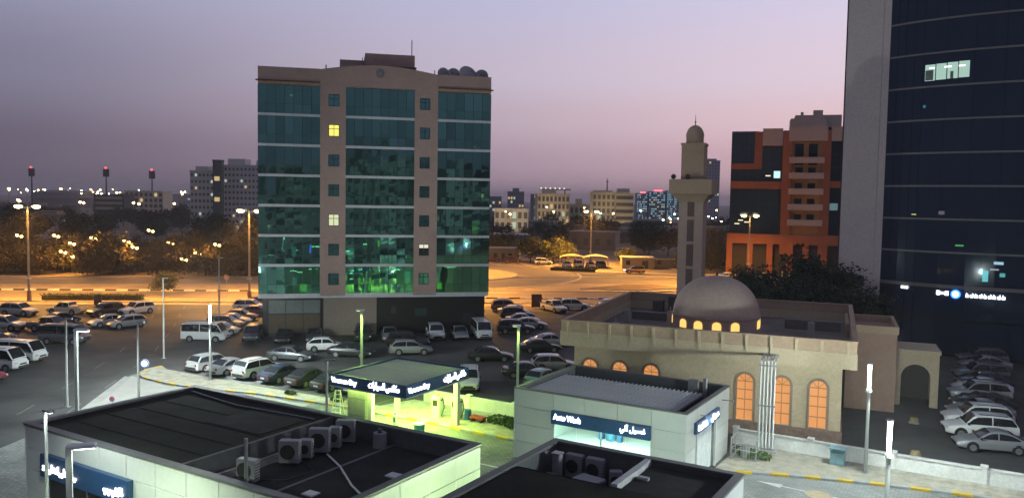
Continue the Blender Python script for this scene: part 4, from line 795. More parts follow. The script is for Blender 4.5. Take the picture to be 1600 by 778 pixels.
def car_parts(kind):
    L, Wd, H, belt, xa, xb, xc, xd, hz0, hz1, tz, wr, tf = SPEC[kind]; h = L/2; hw = Wd/2; gc = .20 if kind in ('sedan', 'hatch', 'wagon') else .27
    # lower body loft
    st = [(-h, gc+.22, tz-.16, .80), (-h+.06, gc+.10, tz-.05, .90), (-h+.3, gc+.02, tz, .97), (xd, gc, belt+.01, 1), (-h*.25, gc, belt, 1), (h*.15, gc, belt-.01, 1), (xa, gc, hz1, .99), (h-.55, gc, hz0*.45+hz1*.55, .97), (h-.16, gc+.05, hz0, .88), (h-.03, gc+.1, hz0-.10, .78), (h, gc+.18, hz0-.2, .68)]
    st = sorted(st, key=lambda q: q[0]); mb = MB(); vs = []; n = 0
    for x, z0, z1, f in st:
        w_ = hw*f; zm = z0+(z1-z0)*.55
        half = [(w_*.80, z0), (w_*.97, z0+.09), (w_, zm), (w_*.975, z1-.12), (w_*.92, z1-.03), (w_*.70, z1+.012)]
        ring_ = [(x, y, z) for y, z in half]+[(x, -y, z) for y, z in half[::-1]]; vs += ring_; n = len(ring_)
    fs = []
    for j in range(len(st)-1):
        for i in range(n): fs.append((j*n+i, j*n+(i+1) % n, (j+1)*n+(i+1) % n, (j+1)*n+i))
    fs.append(tuple(range(n))); fs.append(tuple(range((len(st)-1)*n+n-1, (len(st)-1)*n-1, -1)))
    mb.add(vs, fs)
    # cabin: rounded roof line lofted from windscreen foot to tail
    hb, ht = hw*.94, hw*tf; zb = belt-.03
    def zt(x):
        if x >= xb: u = (xa-x)/(xa-xb); return zb+(H-.06-zb)*(1-(1-u)**1.25)
        if x >= xc: return H-.06+.06*math.sin(math.pi*(xb-x)/(xb-xc))
        u = (xc-x)/(xc-xd); return H-.06-(H-.06-zb)*u**1.35
    def ys(z): return hb-(hb-ht)*((z-zb)/(H-zb))**1.25 if z > zb else hb
    xs = [xa-(xa-xb)*q for q in (0, .3, .6, .85)]+[xb-(xb-xc)*q for q in (0, .25, .5, .75)]+[xc-(xc-xd)*q for q in (0, .25, .5, .75, 1)]
    vs = []
    for x in xs:
        z = max(zt(x), zb+.004); k = min(1, (z-zb)/.3); half = [(ys(zb), zb-.02), (ys(z-.11*k), z-.11*k), (ys(z)-.035*k, z-.035*k), (ys(z)-.12, z-.002), (ys(z)*.45, z+.014)]
        vs += [(x, y, q) for y, q in half]+[(x, -y, q) for y, q in half[::-1]]
    n = 10; fs = [(j*n+i, (j+1)*n+i, (j+1)*n+i+1, j*n+i+1) for j in range(len(xs)-1) for i in range(n-1)]
    mb.add(vs, fs)
    if kind == 'pickup':
        mb.bb(-h+.1, xd-.05, hw*.86, hw*.95, belt-.02, belt+.06).bb(-h+.1, xd-.05, -hw*.95, -hw*.86, belt-.02, belt+.06).bb(-h+.03, -h+.1, -hw*.93, hw*.93, belt-.15, belt+.06)
    parts = {}; parts['body'] = (mb, None, 32)
    def screen(x0, x1):
        g = MB(); v = []; m_ = 5
        for q in range(m_):
            x = x0+(x1-x0)*q/(m_-1); z = zt(x); w_ = ys(z)-.10; v += [(x, -w_, z+.012), (x, -w_*.5, z+.034), (x, w_*.5, z+.034), (x, w_, z+.012)]
        return g.add(v, [(q*4+i, q*4+i+1, q*4+5+i, q*4+4+i) for q in range(m_-1) for i in range(3)])
    def side(x0, x1, sg_):
        g = MB(); v = []; m_ = 6
        for q in range(m_):
            x = x0+(x1-x0)*q/(m_-1); z1 = max(zt(x)-.10, zb+.07); z0 = zb+.06; zm = (z0+z1)/2; v += [(x, sg_*(ys(z0)+.012), z0), (x, sg_*(ys(zm)+.016), zm), (x, sg_*(ys(z1)+.012), z1)]
        return g.add(v, [(q*3+i, q*3+i+1, q*3+4+i, q*3+3+i) for q in range(m_-1) for i in range(2)])
    def reach(x, d):
        while zt(x)-.10 < zb+.10: x += d
        return x
    xf, xr, xm = reach(xa, -.03)-.02, reach(xd, .03)+.04, (xb+xc)/2+.1
    lst = [('windscreen', screen(xa-(xa-xb)*.06, xb+(xa-xb)*.05), cglass), ('rear_window', screen(xc-(xc-xd)*.12, xd+(xc-xd)*(.16 if kind in ('sedan', 'hatch', 'wagon') else .3)), cglass)]
    for sg_ in (1, -1):
        lst.append(('side_window', side(xf, xm+.04, sg_), cglass)); lst.append(('side_window', side(xm-.05, xr, sg_), cglass))
    if kind == 'pickup': lst.append(('cargo_bed', MB().bb(-h+.12, xd-.1, -hw*.82, hw*.82, belt-.05, belt+.025), blkp))
    for sy in (-1, 1):
        lst.append(('headlight', MB().box((h-.16, sy*hw*.66, hz0-.13), (.22, .34, .15), -sy*.45), hl)); lst.append(('tail_light', MB().box((-h+.05, sy*hw*.72, tz-.2), (.12, .26, .16 if kind != 'minibus' else .5), sy*.2), tlm))
        lst.append(('wing_mirror', MB().box((xa-.18, sy*(hw+.06), belt+.06), (.12, .2, .14)), blkp))
    lst.append(('bumper', MB().box((h-.03, 0, gc+.2), (.1, Wd*.62, .16)).box((-h+.02, 0, gc+.27), (.12, Wd*.72, .14)), blkp)); lst.append(('number_plate', MB().bb(-h-.045, -h-.03, -.24, .24, tz-.42, tz-.30), plate))
    lst.append(('grille', MB().box((h-.02, 0, hz0-.25), (.08, Wd*.42, .14)), blkp))
    if kind in ('suv', 'minibus'): lst.append(('roof_rail', MB().cyl((xb-.2, ht*.8, H+.03), (xc+.2, ht*.8, H+.0), .025, None, 5).cyl((xb-.2, -ht*.8, H+.03), (xc+.2, -ht*.8, H), .025, None, 5), blkp))
    wb = L*.285
    wheels = [(wb*1.04, 1), (wb*1.04, -1), (-wb, 1), (-wb, -1)]
    q = MB().cyl((0, -.11, 0), (0, .11, 0), wr, None, 18); wm = q.mesh('wheel', tyre)
    rm_ = MB().cyl((0, -.02, 0), (0, .02, 0), wr*.66, None, 14).cyl((0, -.03, 0), (0, .03, 0), wr*.2, None, 8).mesh('rim', rimm)
    am = MB().cyl((0, -.05, 0), (0, .05, 0), wr+.06, None, 18).mesh('wheel_arch', blkp)
    body_src = mb; return lst, body_src, wheels, wm, rm_, am, (hw, wr, L, H)
CACHE = {}
def car(kind, colour, x, y, rz, label, group, lights=False):
    if kind not in CACHE:
        lst, b, wh, wm, rm_, am, dim = car_parts(kind); CACHE[kind] = ([(n, q.mesh(n, mt, 30), mt) for n, q, mt in lst], b, wh, wm, rm_, am, dim, {})
    lst, b, wh, wm, rm_, am, (hw, wr, L, H), bodies = CACHE[kind]
    if colour not in bodies: bodies[colour] = b.mesh('body', PAINT[colour], 32)
    nm_ = {'sedan': 'sedan_car', 'suv': 'suv_car', 'wagon': 'estate_car', 'hatch': 'hatchback_car', 'minibus': 'minibus', 'pickup': 'pickup_truck'}[kind]
    o = thing(nm_, label, {'minibus': 'minibus', 'pickup': 'pickup'}.get(kind, 'car'), (x, y, .004), rz, group)
    link('body', bodies[colour], o)
    for n, me_, mt in lst: link(n, me_, o)
    for xx, s_ in wh:
        link('wheel_arch', am, o, (xx, s_*(hw-.055), wr+.01)); w_ = link('wheel', wm, o, (xx, s_*(hw-.08), wr)); link('rim', rm_, w_, (0, s_*.105, 0))
    if lights:
        for s_ in (-1, 1): MB().box((L/2-.02, s_*hw*.62, .75), (.1, .26, .14)).build('lit_headlamp', E_('headlamp_on', (1, .98, .9), 9), o)
    return o
ORD = ['first', 'second', 'third', 'fourth', 'fifth', 'sixth', 'seventh', 'eighth', 'ninth', 'tenth', 'eleventh', 'twelfth', 'thirteenth', 'fourteenth']
KN = {'sedan': 'sedan', 'suv': 'SUV', 'wagon': 'estate car', 'hatch': 'hatchback', 'minibus': 'minibus', 'pickup': 'pickup'}
def row(cars, where, group):
    for i, (k, c, x, y, a) in enumerate(cars): car(k, c, x, y, R(a), '%s %s, %s' % (c, KN[k], where % ORD[i]), group)
def srow(cars, where, group): row([(k, c, *SF(s, t_)[:2], a-31) for k, c, s, t_, a in cars], where, group)
srow([('wagon', 'white', -63.3, 50.0, 90), ('sedan', 'white', -60.4, 50.0, 90), ('suv', 'white', -57.3, 50.4, 90), ('sedan', 'dark blue', -54.3, 50.6, 90), ('sedan', 'black', -51.3, 50.9, 90), ('sedan', 'black', -48.4, 51.1, 90), ('hatch', 'dark blue', -45.4, 51.2, 90)], 'tail to the yellow kerb, %s from the left in that row', 'cars with their tails to the station kerb')
row([('suv', 'black', -29.6, 91.0, -78), ('sedan', 'black', -25.9, 90.6, -78), ('sedan', 'grey', -22.6, 91.3, -78), ('suv', 'black', -17.2, 92.6, -78), ('sedan', 'silver', -14.2, 93.0, -78), ('suv', 'white', -8.9, 94.2, -78), ('sedan', 'silver', -6.1, 94.7, -78), ('minibus', 'white', -3.5, 95.4, -78)], 'nose out in front of the office building, %s from the left', 'cars in front of the office building')
row([('sedan', 'grey', -22.2, 80.2, -8), ('hatch', 'white', -19.9, 85.4, 10), ('sedan', 'black', -16.6, 82.6, -8), ('suv', 'black', -11.4, 88.3, 8), ('wagon', 'silver', -10.6, 84.4, 10), ('sedan', 'black', -2.0, 81.6, 2)], 'parked broadside in the middle of the lot, %s from the left', 'cars broadside in the middle of the lot')
car('suv', 'white', -3.6, 69.6, R(-88), 'white SUV facing the viewer beside the green wall of the vacuum bay', 'cars by the vacuum bay')
row([('suv', 'bronze', -.6, 118.6, 5), ('sedan', 'white', .4, 114.6, 5), ('suv', 'black', .9, 110.4, 5), ('sedan', 'white', 1.6, 106.6, 5), ('sedan', 'silver', 2.4, 102.8, 5), ('suv', 'dark blue', .6, 98.9, 5), ('sedan', 'silver', 4.6, 90.6, 14), ('sedan', 'black', 3.2, 86.9, 14), ('wagon', 'silver', 4.3, 77.6, 4), ('sedan', 'black', 1.6, 74.2, 4), ('hatch', 'teal', 2.9, 71.2, 60)], 'right of the office building, %s from the far end of the stack', 'cars stacked right of the office building')
row([('pickup', 'white', 6.4, 118.9, -60), ('suv', 'white', 9.6, 121.2, 5), ('sedan', 'silver', 14.6, 119.0, 8), ('hatch', 'white', 15.6, 123.6, 8)], 'on the sandy edge left of the mosque roof, %s from the left', 'cars on the sandy edge')
row([('suv', 'black', -71.5, 104.6, 170), ('suv', 'silver', -66.0, 106.6, -8), ('pickup', 'beige', -60.6, 108.4, 170), ('suv', 'black', -55.0, 107.8, -120), ('suv', 'white', -51.6, 109.6, -120), ('suv', 'silver', -60.6, 95.2, -5), ('sedan', 'black', -57.0, 100.6, 60), ('pickup', 'grey', -55.0, 95.0, -5), ('sedan', 'silver', -50.4, 99.4, -130), ('wagon', 'silver', -47.6, 98.4, -130), ('sedan', 'black', -57.4, 87.9, -6), ('sedan', 'silver', -55.0, 84.7, -6)], 'in the left lot under the orange lamps, %s in the cluster', 'cars in the left lot')
car('minibus', 'grey', -49.0, 87.2, R(-4), 'big dark grey van behind the two white minibuses', 'vans in the left lot'); car('minibus', 'white', -48.0, 77.4, R(-8), 'white minibus at the street edge, the farther of the two', 'vans in the left lot')
car('minibus', 'white', -47.6, 73.6, R(-8), 'white minibus at the left picture edge, the nearer of the two', 'vans in the left lot'); car('sedan', 'red', -46.4, 69.0, R(-10), 'red sedan cut by the left picture edge', 'cars in the left lot')
car('sedan', 'silver', -53.6, 80.6, R(-6), 'silver sedan behind the white minibuses', 'cars in the left lot')
row([('suv', 'white', -37.4, 114.2, 5), ('sedan', 'black', -38.0, 120.2, 5), ('sedan', 'maroon', -35.2, 110.0, 8), ('sedan', 'bronze', -36.2, 106.0, 8), ('sedan', 'silver', -35.8, 102.2, 8), ('suv', 'bronze', -35.4, 98.4, 8), ('hatch', 'silver', -34.4, 94.6, 8)], 'left of the office building beyond the white van, %s of the stack', 'cars left of the office building')
car('minibus', 'white', -34.6, 90.0, R(-2), 'large white van broadside left of the office building', 'vans in the lot')
srow([('suv', 'white', -.2, 66.3, 196), ('sedan', 'silver', .6, 63.1, 196)]+[((('suv', 'white'), ('sedan', 'silver'), ('sedan', 'black'), ('suv', 'silver'), ('sedan', 'white'), ('sedan', 'dark blue'), ('suv', 'grey'), ('sedan', 'black'), ('sedan', 'silver'), ('suv', 'grey'), ('sedan', 'silver'), ('suv', 'white'))[i]+(-.4+.15*(i % 3), 69.5+i*3.15, 196)) for i in range(12)], 'in the dark column before the glass tower, %s from the near end', 'cars in the column by the tower')
car('suv', 'grey', 58.6, 92.4, R(170), 'grey SUV at the far right edge below the tower', 'cars in the column by the tower')
row([('sedan', 'maroon', -5.4, 214.6, 4), ('suv', 'maroon', .2, 211.6, 4), ('suv', 'white', 8.2, 206.6, 4)], 'parked before the low yellow wall across the roundabout, %s from the left', 'cars across the roundabout')
row([('sedan', 'white', 13.8, 200.6, -84), ('suv', 'white', 16.8, 200.4, -84), ('sedan', 'white', 19.8, 200.2, -84), ('suv', 'grey', 22.4, 200, -84)], 'under the fabric car shade, %s from the left', 'cars under the shade')
car('suv', 'maroon', 28.6, 185.6, R(184), 'dark red car with bright headlamps across the roundabout', 'cars across the roundabout', True)
row([('suv', 'white', 55.2, 172.6, 6), ('sedan', 'white', 59.4, 169.2, 6), ('sedan', 'silver', 52.6, 166.4, 6), ('suv', 'white', 61.2, 175.8, 6), ('sedan', 'silver', 47.8, 176, 6), ('sedan', 'white', 66.5, 178, 6)], 'near the orange building right of the minaret, %s of the group', 'cars by the orange building')

# ------------------------------------------------------------------ lamps
pgal = M('lamp_pole_steel', (.42, .43, .42), .5, metal=.2, var=.1); led = E_('led_white', (.93, 1, .98), 14); ledg = E_('led_green', (.70, 1, .30), 3)
ORC = (1, .45, .065)
sod = E_('sodium_lamp', (1, .72, .30), 45)
def mast(x, y, h, label, power, rz=0, group='tall orange street lamps'):
    o = thing('street_lamp', label, 'street lamp', (x, y, .01), rz, group)
    MB().cyl((0, 0, 0), (0, 0, h), .20, .12, 12).build('pole', M('mast_steel', (.34, .30, .25), .6), o); MB().cyl((0, 0, 0), (0, 0, 1.6), .34, .30, 12).build('base_sleeve', M('mast_base', (.24, .15, .11), .8), o)
    MB().cyl((0, 0, 3.4), (0, 0, 3.6), .42, None, 12).build('collar', pgal, o)
    for s_ in (-1, 1):
        a = MB().cyl((0, 0, h-.3), (s_*1.1, 0, h+.1), .06, .05, 8).build('arm', pgal, o); MB().bev(s_*1.5-.55, s_*1.5+.55, -.2, .2, h+.02, h+.24, .05).build('lamp_head', pgal, o); MB().lathe([(.55, 0), (.5, -.18), (.3, -.3), (.001, -.34)], 14, (s_*1.35, 0, h+.02)).build('lamp_glass', sod, o)
    lamp('sodium_light', 'SPOT', o, (0, 0, h-.5), power, ORC, .35, (0, 0, 0), 162)
PW = 76000
mast(-73.1, 120.6, 14.4, 'tall orange street lamp at the left by the main road', PW); mast(-41.2, 125.2, 14.2, 'tall orange street lamp touching the left side of the office building', PW)
mast(20.2, 205, 14.0, 'tall orange street lamp above the fabric car shade', PW*1.6); mast(51.6, 174, 14.0, 'tall orange street lamp in front of the orange building', 12000)
mast(-8.5, 133, 14.2, 'tall orange street lamp hidden behind the office building', PW); mast(-108, 118, 14.3, 'tall orange street lamp just beyond the left picture edge', PW)  # both masts unseen, added to light the main road
mast(36.4, 159, 14.0, 'tall orange street lamp hidden behind the minaret shaft', PW); mast(-14, 176, 14.2, 'tall orange street lamp on the roundabout island behind the office building', PW)  # both masts unseen, added to even out light around the roundabout
def led_lamp(x, y, label, style, power=900, h=6.8, rz=0, col=(.86, 1, .96), z=.012, group='slim station lamp posts'):
    o = thing('lamp_post', label, 'lamp post', (x, y, z), rz, group); MB().bb(-.2, .2, -.2, .2, 0, .03).build('base_plate', galv, o)
    if style == 'column':      # glowing upper column above a collar
        MB().cyl((0, 0, .03), (0, 0, h-1.75), .11, .10, 12).build('pole', pgal, o); MB().cyl((0, 0, h-1.75), (0, 0, h-1.6), .19, None, 12).build('collar', whitem, o)
        MB().cyl((0, 0, h-1.6), (0, 0, h-.05), .09, .11, 12).build('light_column', led, o); MB().cyl((0, 0, h-.05), (0, 0, h+.02), .2, .16, 12).build('cap', galv, o)
        if power: lamp('column_light', 'POINT', o, (0, -.35, h-.5), power, col, .18)
    elif style == 'arm':
        MB().bb(-.11, .11, -.09, .09, .03, h).build('pole', whitem, o); MB().add(MB().bev(.0, 1.05, -.2, .2, 0, .14, .04).v, MB().bev(0, 1, -.2, .2, 0, .14, .04).f).build('arm', whitem, o, None, (-.1, 0, h))
        MB().bb(.2, .9, -.14, .14, h-.04, h-.004).build('lamp_glass', led, o)
        if power: lamp('arm_light', 'SPOT', o, (.55, 0, h-.15), power, col, .15, (0, 0, 0), 165)
    elif style == 'green':
        MB().bb(-.1, .1, -.1, .1, .03, h).build('pole', pgal, o); MB().bev(-.45, .2, -.2, .2, h, h+.1, .02).build('lamp_head', whitem, o); MB().bb(-.42, -.14, -.15, .15, h-.03, h-.003).build('lamp_glass', ledg, o)
        lamp('green_light', 'SPOT', o, (-.2, -.35, h-.12), power, (.52, 1, .16), .12, (R(-25), 0, R(-20)), 150)
    else:
        MB().cyl((0, 0, .03), (0, 0, h), .10, .07, 10).build('pole', pgal, o); MB().bb(-.08, .5, -.1, .1, h, h+.09).build('lamp_head', galv, o)
        MB().bb(.1, .45, -.07, .07, h-.02, h-.002).build('lamp_glass', led if style == 'thin_lit' else M('unlit_lens', (.3, .3, .28), .3), o)
        if power and style == 'thin_lit': lamp('thin_light', 'SPOT', o, (.28, 0, h-.12), power, col, .12, (0, 0, 0), 160)
led_lamp(22.0, 48.4, 'glowing column lamp post on the gravel before the mosque', 'column', 4200, z=.115)
led_lamp(-26.6, 70.2, 'glowing column lamp post beside the parked white cars', 'column', 15000, z=.115)
led_lamp(17.4, 36.0, 'bright white lamp post with flat head at lower right', 'column', 4600)
led_lamp(-20.6, 35.0, 'bright white lamp post in front of the shop sign, the taller left one', 'thin_lit', 900, rz=SA)
led_lamp(-16.9, 30.2, 'bright white lamp post with bent arm in front of the shop sign', 'arm', 2600, rz=R(20), h=6.7, col=(.80, 1, .72))
led_lamp(-30.7, 56.0, 'white lamp post with short arm beyond the shop roof', 'arm', 3000, rz=R(-5))
led_lamp(-34.2, 61.0, 'dull grey lamp post left of the white armed lamp', 'thin', 0, z=.006)
led_lamp(-28.2, 60.0, 'thin dull lamp post standing on the pale driveway', 'thin', 0, z=.018)
led_lamp(-35.0, 80.0, 'tall thin grey lamp post at the side street bend', 'thin', 0, h=8.1, z=.006)
led_lamp(-38.0, 103.5, 'distant slim grey lamp post left of the stacked cars', 'thin', 0, h=8.4, z=.006)
led_lamp(-12.7, 67.7, 'green lit lamp post behind the vacuum canopy', 'green', 3600, z=.12)
led_lamp(.6, 61.4, 'green lit lamp post behind the car wash corner', 'green', 800, z=.006)
led_lamp(-10.9, 47.1, 'dull grey post between shop roof and vacuum canopy', 'thin', 0)
lamp_f = None
# road signs, bins, hedges
def round_sign(x, y, h, label, face, z=.006, rz=0, lit=0):
    o = thing('road_sign', label, 'sign', (x, y, z), rz); MB().cyl((0, 0, 0), (0, 0, h), .04, None, 8).build('post', galv, o)
    k_ = .5 if h < .5 else 1; q = MB().lathe([(.001, 0), (.42*k_, 0), (.42*k_, .04), (.001, .04)], 20); q.v = [(a, -.05-c, b_+h) for a, b_, c in q.v]; q.build('disc', face, o)
    q = MB().lathe([(.30*k_, 0), (.42*k_, 0), (.42*k_, .01), (.30*k_, .01)], 20); q.v = [(a, -.095-c, b_+h) for a, b_, c in q.v]; q.build('rim', M('sign_blue_rim', (.05, .12, .35), .5), o)
round_sign(-34.3, 74.3, .55, 'round blue rimmed sign glowing at the kerb corner', E_('lit_sign_face', (.8, .92, 1), 2.2), .12)
round_sign(-31.2, 62.0, .42, 'small round red and blue sign peeping above the shop roof edge', M('sign_red', (.5, .06, .06), .5), .02)
round_sign(-46.5, 130, 3.2, 'round no stopping sign beside the main road', M('sign_red_dim', (.12, .03, .07), .5), .01)
def board(x, y, label, w_, h, z0=.9):
    o = thing('sign_board', label, 'sign', (x, y, .006), R(8)); MB().bb(-w_/2, w_/2, -.05, .05, z0, z0+h).build('board', M('board_back', (.13, .08, .06), .8), o)
    for s_ in (-1, 1): MB().bb(s_*w_*.35-.04, s_*w_*.35+.04, .05, .12, 0, z0+h).build('leg', galv, o)
board(-60.6, 116.6, 'brown board standing behind the left lot', 1.1, 1.5, .2); board(3.9, 122.0, 'brown board standing left of the pickup on the sandy edge', 1.6, 2.0, .2)
leafd = M('hedge_leaf', (.045, .065, .018), .8, var=.35, scale=2, orand=.2)
def hedge(x0, x1, yf, label, w_=1.2, h=.75):
    r = random.Random(int(x0*10)); mb = MB(); n = int((x1-x0)*70); cx = (x0+x1)/2; cy_ = yf(cx)
    for i in range(n):
        x = r.uniform(x0, x1); y = yf(x)+r.uniform(-w_/2, w_/2); z = h*(1-abs(r.gauss(0, .22))) if r.random() < .6 else r.uniform(.05, h); a = Vector((r.gauss(0, 1), r.gauss(0, 1), r.gauss(0, 1))).normalized(); b_ = a.orthogonal().normalized(); s_ = r.uniform(.08, .17); c = Vector((x-cx, y-cy_, max(.06, z)))
        mb.add([c-a*s_, c+b_*s_*.6, c+a*s_, c-b_*s_*.6], [(0, 1, 2, 3)])
    o = thing('hedge', label, 'hedge', (cx, cy_, .01)); mb.build('foliage', leafd, o)
    an = math.atan2(yf(x1)-yf(x0), x1-x0); MB().box((0, 0, h*.42), (x1-x0-.3, w_*.7, h*.8), an).build('stems', M('hedge_core', (.02, .025, .01), .9), o)
hedge(-72.4, -57.4, lambda x: near(x)-1.9, 'long clipped hedge on the verge of the main road at left', 1.6, .95); hedge(9, 20, lambda x: 190-.25*(x-9), 'clipped hedge on the roundabout verge below the car shade', 1.3, .8)
def shrub(s, t_, label, r_=.8, n=500, col=None):
    r = random.Random(int(s*7+t_)); mb = MB()
    for i in range(n):
        a = r.uniform(0, 6.283); el = r.random()**.5; rr = r_*r.random()**.4; c = Vector((rr*math.cos(a)*1.5, rr*math.sin(a)*.8, .08+r_*.75*r.random()*(1-.5*rr/r_))); d = Vector((r.gauss(0, 1), r.gauss(0, 1), r.gauss(.4, 1))).normalized(); b_ = d.orthogonal().normalized(); s_ = r.uniform(.05, .13)
        mb.add([c-d*s_, c+b_*s_*.5, c+d*s_, c-b_*s_*.5], [(0, 1, 2, 3)])
    o = thing('shrub', label, 'shrub', SF(s, t_, .115), SA); mb.build('foliage', col or M('shrub_leaf', (.06, .10, .025), .7, var=.4, scale=3), o); MB().cyl((0, 0, 0), (0, 0, .35), .04, .02, 6).build('stem', M('bark', (.09, .065, .045), .9), o)
shrub(-30.2, 49.4, 'low green shrub against the green lit wall', .9, 700); shrub(-28.4, 48.9, 'low green shrub by the left corner of the car wash', .8, 600); shrub(-12.6, 51.9, 'small green shrub on the gravel right of the car wash', .75, 600)
shrub(-49.5, 46.95, 'small dark tuft on the verge behind the yellow kerb', .4, 250); shrub(-44.6, 47.3, 'small leafy tuft on the verge left of the ladder', .45, 250)
# carport, low buildings across the roundabout
cp = thing('fabric_carport', 'yellow fabric car shade with two humps across the roundabout', 'carport', (12, 198.5, .01), R(-3)); fab = M('shade_fabric', (.52, .42, .22), .8)
for k in range(2):
    vs_ = []; nx, ny = 10, 6
    for i in range(nx+1):
        for j in range(ny+1):
            u, v_ = i/nx, j/ny; vs_.append((k*6+u*6, v_*5, 2.5+.85*math.sin(math.pi*u)**.7*(.6+.4*math.sin(math.pi*v_))))
    MB().add(vs_, [(i*(ny+1)+j, (i+1)*(ny+1)+j, (i+1)*(ny+1)+j+1, i*(ny+1)+j+1) for i in range(nx) for j in range(ny)]).build('canopy', fab, cp, 60)
for xx in (0, 6, 12):
    for yy in (.1, 4.9): MB().cyl((xx, yy, 0), (xx, yy, 2.6), .07, None, 8).build('post', whitem, cp)
def lowb(x, y, w_, d, h, mt, label, rz=0):
    o = thing('low_building', label, 'building', (x, y, 0), rz); MB().bb(0, w_, 0, d, 0, h).build('wall', mt, o); MB().bb(-.15, w_+.15, -.15, d+.15, h, h+.2).build('roof', conc, o)
    for i in range(max(1, int(w_/4))): MB().bb(1+i*4, 2+i*4, -.04, -.004, .9, 2.0).build('window', darkg, o)
    MB().bb(w_*.7, w_*.7+.9, -.05, -.004, 0, 2.05).build('door', blackm, o)
cw_ = M('cream_yard_wall', (.30, .25, .17), .85)
lowb(-14, 219, 16, 8, 3.2, cw_, 'cream flat roofed hut across the roundabout', R(-3)); lowb(27.5, 199, 8, 6, 2.6, cw_, 'small cream hut right of the car shade', R(-3)); lowb(36, 203, 30, .4, 2.0, cw_, 'long cream yard wall behind the dark red car', R(-4))
lowb(-20, 262, 26, 14, 5, M('grey_shed', (.16, .15, .15), .85), 'long grey shed behind the roundside trees', R(4))
o = thing('water_tank', 'white water tank at the corner of the dark lot', 'tank', (50.4, 99.5, .006)); MB().lathe([(.001, 0), (1.2, 0), (1.25, .2), (1.25, 1.9), (1.0, 2.25), (.35, 2.4), (.001, 2.42)], 20).build('tank', whitem, o); MB().cyl((0, 0, 2.4), (0, 0, 2.55), .3, None, 12).build('lid', whitem, o)
o = thing('boundary_wall', 'low grey wall below the glass tower', 'wall', (52, 101.5, 0), R(-24)); MB().bb(0, 30, 0, .25, 0, 1.3).build('wall_panel', stucco, o); MB().bev(0, 30, -.06, .31, 1.3, 1.4, .02).build('coping', conc, o)
for i, (x, y) in enumerate(((26.9, 52.0), (31, 60.4), (36.2, 72.5))):
    o = thing('bollard', 'dim yellow bollard in the dark lot, %s from the viewer' % ORD[i], 'bollard', (x, y, .006)); MB().lathe([(.32, 0), (.34, .2), (.28, .42), (.001, .46)], 14).build('body', M('bollard_ochre', (.22, .17, .08), .8), o); MB().lathe([(.4, 0), (.4, .05), (.34, .07)], 14).build('base', conc, o)
# ------------------------------------------------------------------ trees
bark = M('bark', (.09, .065, .045), .9); LEAF = [M('leaf_olive', (.060, .065, .022), .75, var=.4, scale=.8, orand=.2), M('leaf_dark', (.022, .034, .014), .75, var=.4, scale=.8, orand=.2), M('leaf_brown', (.075, .058, .026), .8, var=.4, scale=.8, orand=.25)]
TM = {}
def tree_mesh(key, h, rx, rz_, th, nl, ls, seed, leaf):
    if key in TM: return TM[key]
    r = random.Random(seed); tr = MB(); cl = []
    tr.cyl((0, 0, 0), (.1*r.gauss(0, 1), .1*r.gauss(0, 1), th), .035*h, .024*h, 8)
    for k in range(9):
        a = k*2.4+r.random(); el = r.uniform(.35, 1.25); ln = rx*r.uniform(.55, .95); p0 = (0, 0, th*r.uniform(.75, 1.0)); p1 = (ln*math.cos(a)*math.cos(el), ln*math.sin(a)*math.cos(el), th+ln*math.sin(el)*rz_/rx*1.1)
        mid = ((p0[0]+p1[0])/2+r.gauss(0, .15), (p0[1]+p1[1])/2+r.gauss(0, .15), (p0[2]+p1[2])/2+.1*h*r.random()); tr.cyl(p0, mid, .016*h, .011*h, 6).cyl(mid, p1, .011*h, .004*h, 5); cl.append(Vector(p1))
    for k in range(14):
        a = r.uniform(0, 6.28); z = r.uniform(-.75, 1); q = math.sqrt(max(0, 1-z*z))*r.uniform(.6, 1); cl.append(Vector((rx*q*math.cos(a), rx*q*math.sin(a), h-rz_+rz_*z*.92)))
    lf = MB()
    for i in range(nl):
        c = r.choice(cl); s_ = rx*r.uniform(.18, .34); p = c+Vector((r.gauss(0, .5), r.gauss(0, .5), r.gauss(0, .4)))*s_*1.5; p.z = max(p.z, th*.55)
        d = Vector((r.gauss(0, 1), r.gauss(0, 1), r.gauss(0, .8))).normalized(); b_ = d.orthogonal().normalized(); b_ = Matrix.Rotation(r.uniform(0, 6.28), 3, d) @ b_; l = ls*r.uniform(.6, 1.4)
        lf.add([p-d*l, p+b_*l*.45, p+d*l, p-b_*l*.45], [(0, 1, 2, 3)])
    TM[key] = (tr.mesh('trunk', bark, 60), lf.mesh('crown', leaf)); return TM[key]
def tree(x, y, key, label, group, sc_=1., rz=None, name='broadleaf_tree'):
    a, b_ = TM[key]; o = thing(name, label, 'tree', (x, y, 0), rnd.uniform(0, 6.28) if rz is None else rz, group); o.scale = (sc_, sc_, sc_*rnd.uniform(.9, 1.1)); link('trunk', a, o); link('crown', b_, o)
tree_mesh('near', 10.8, 5.4, 4.2, 3.4, 9000, .30, 1, LEAF[1]); tree_mesh('near2', 9.6, 4.4, 3.6, 3.2, 7000, .28, 2, LEAF[1])
for k in range(3): tree_mesh('park%d' % k, 6.5, 3.9, 3.1, 1.0, 2600, .36, 10+k, LEAF[2]); tree_mesh('mid%d' % k, 6.0, 3.4, 2.4, 1.6, 2600, .30, 20+k, LEAF[0]); tree_mesh('dk%d' % k, 8, 4.2, 3.2, 2.0, 1800, .42, 30+k, LEAF[1])
tree(33.5, 95.5, 'near', 'large dark leafy tree behind the mosque roof, left of the pale tower edge', 'trees behind the mosque'); tree(38.2, 93.5, 'near2', 'dark leafy tree touching the pale tower edge', 'trees behind the mosque'); tree(29.5, 99, 'near2', 'dark leafy tree just right of the dome', 'trees behind the mosque', .85)
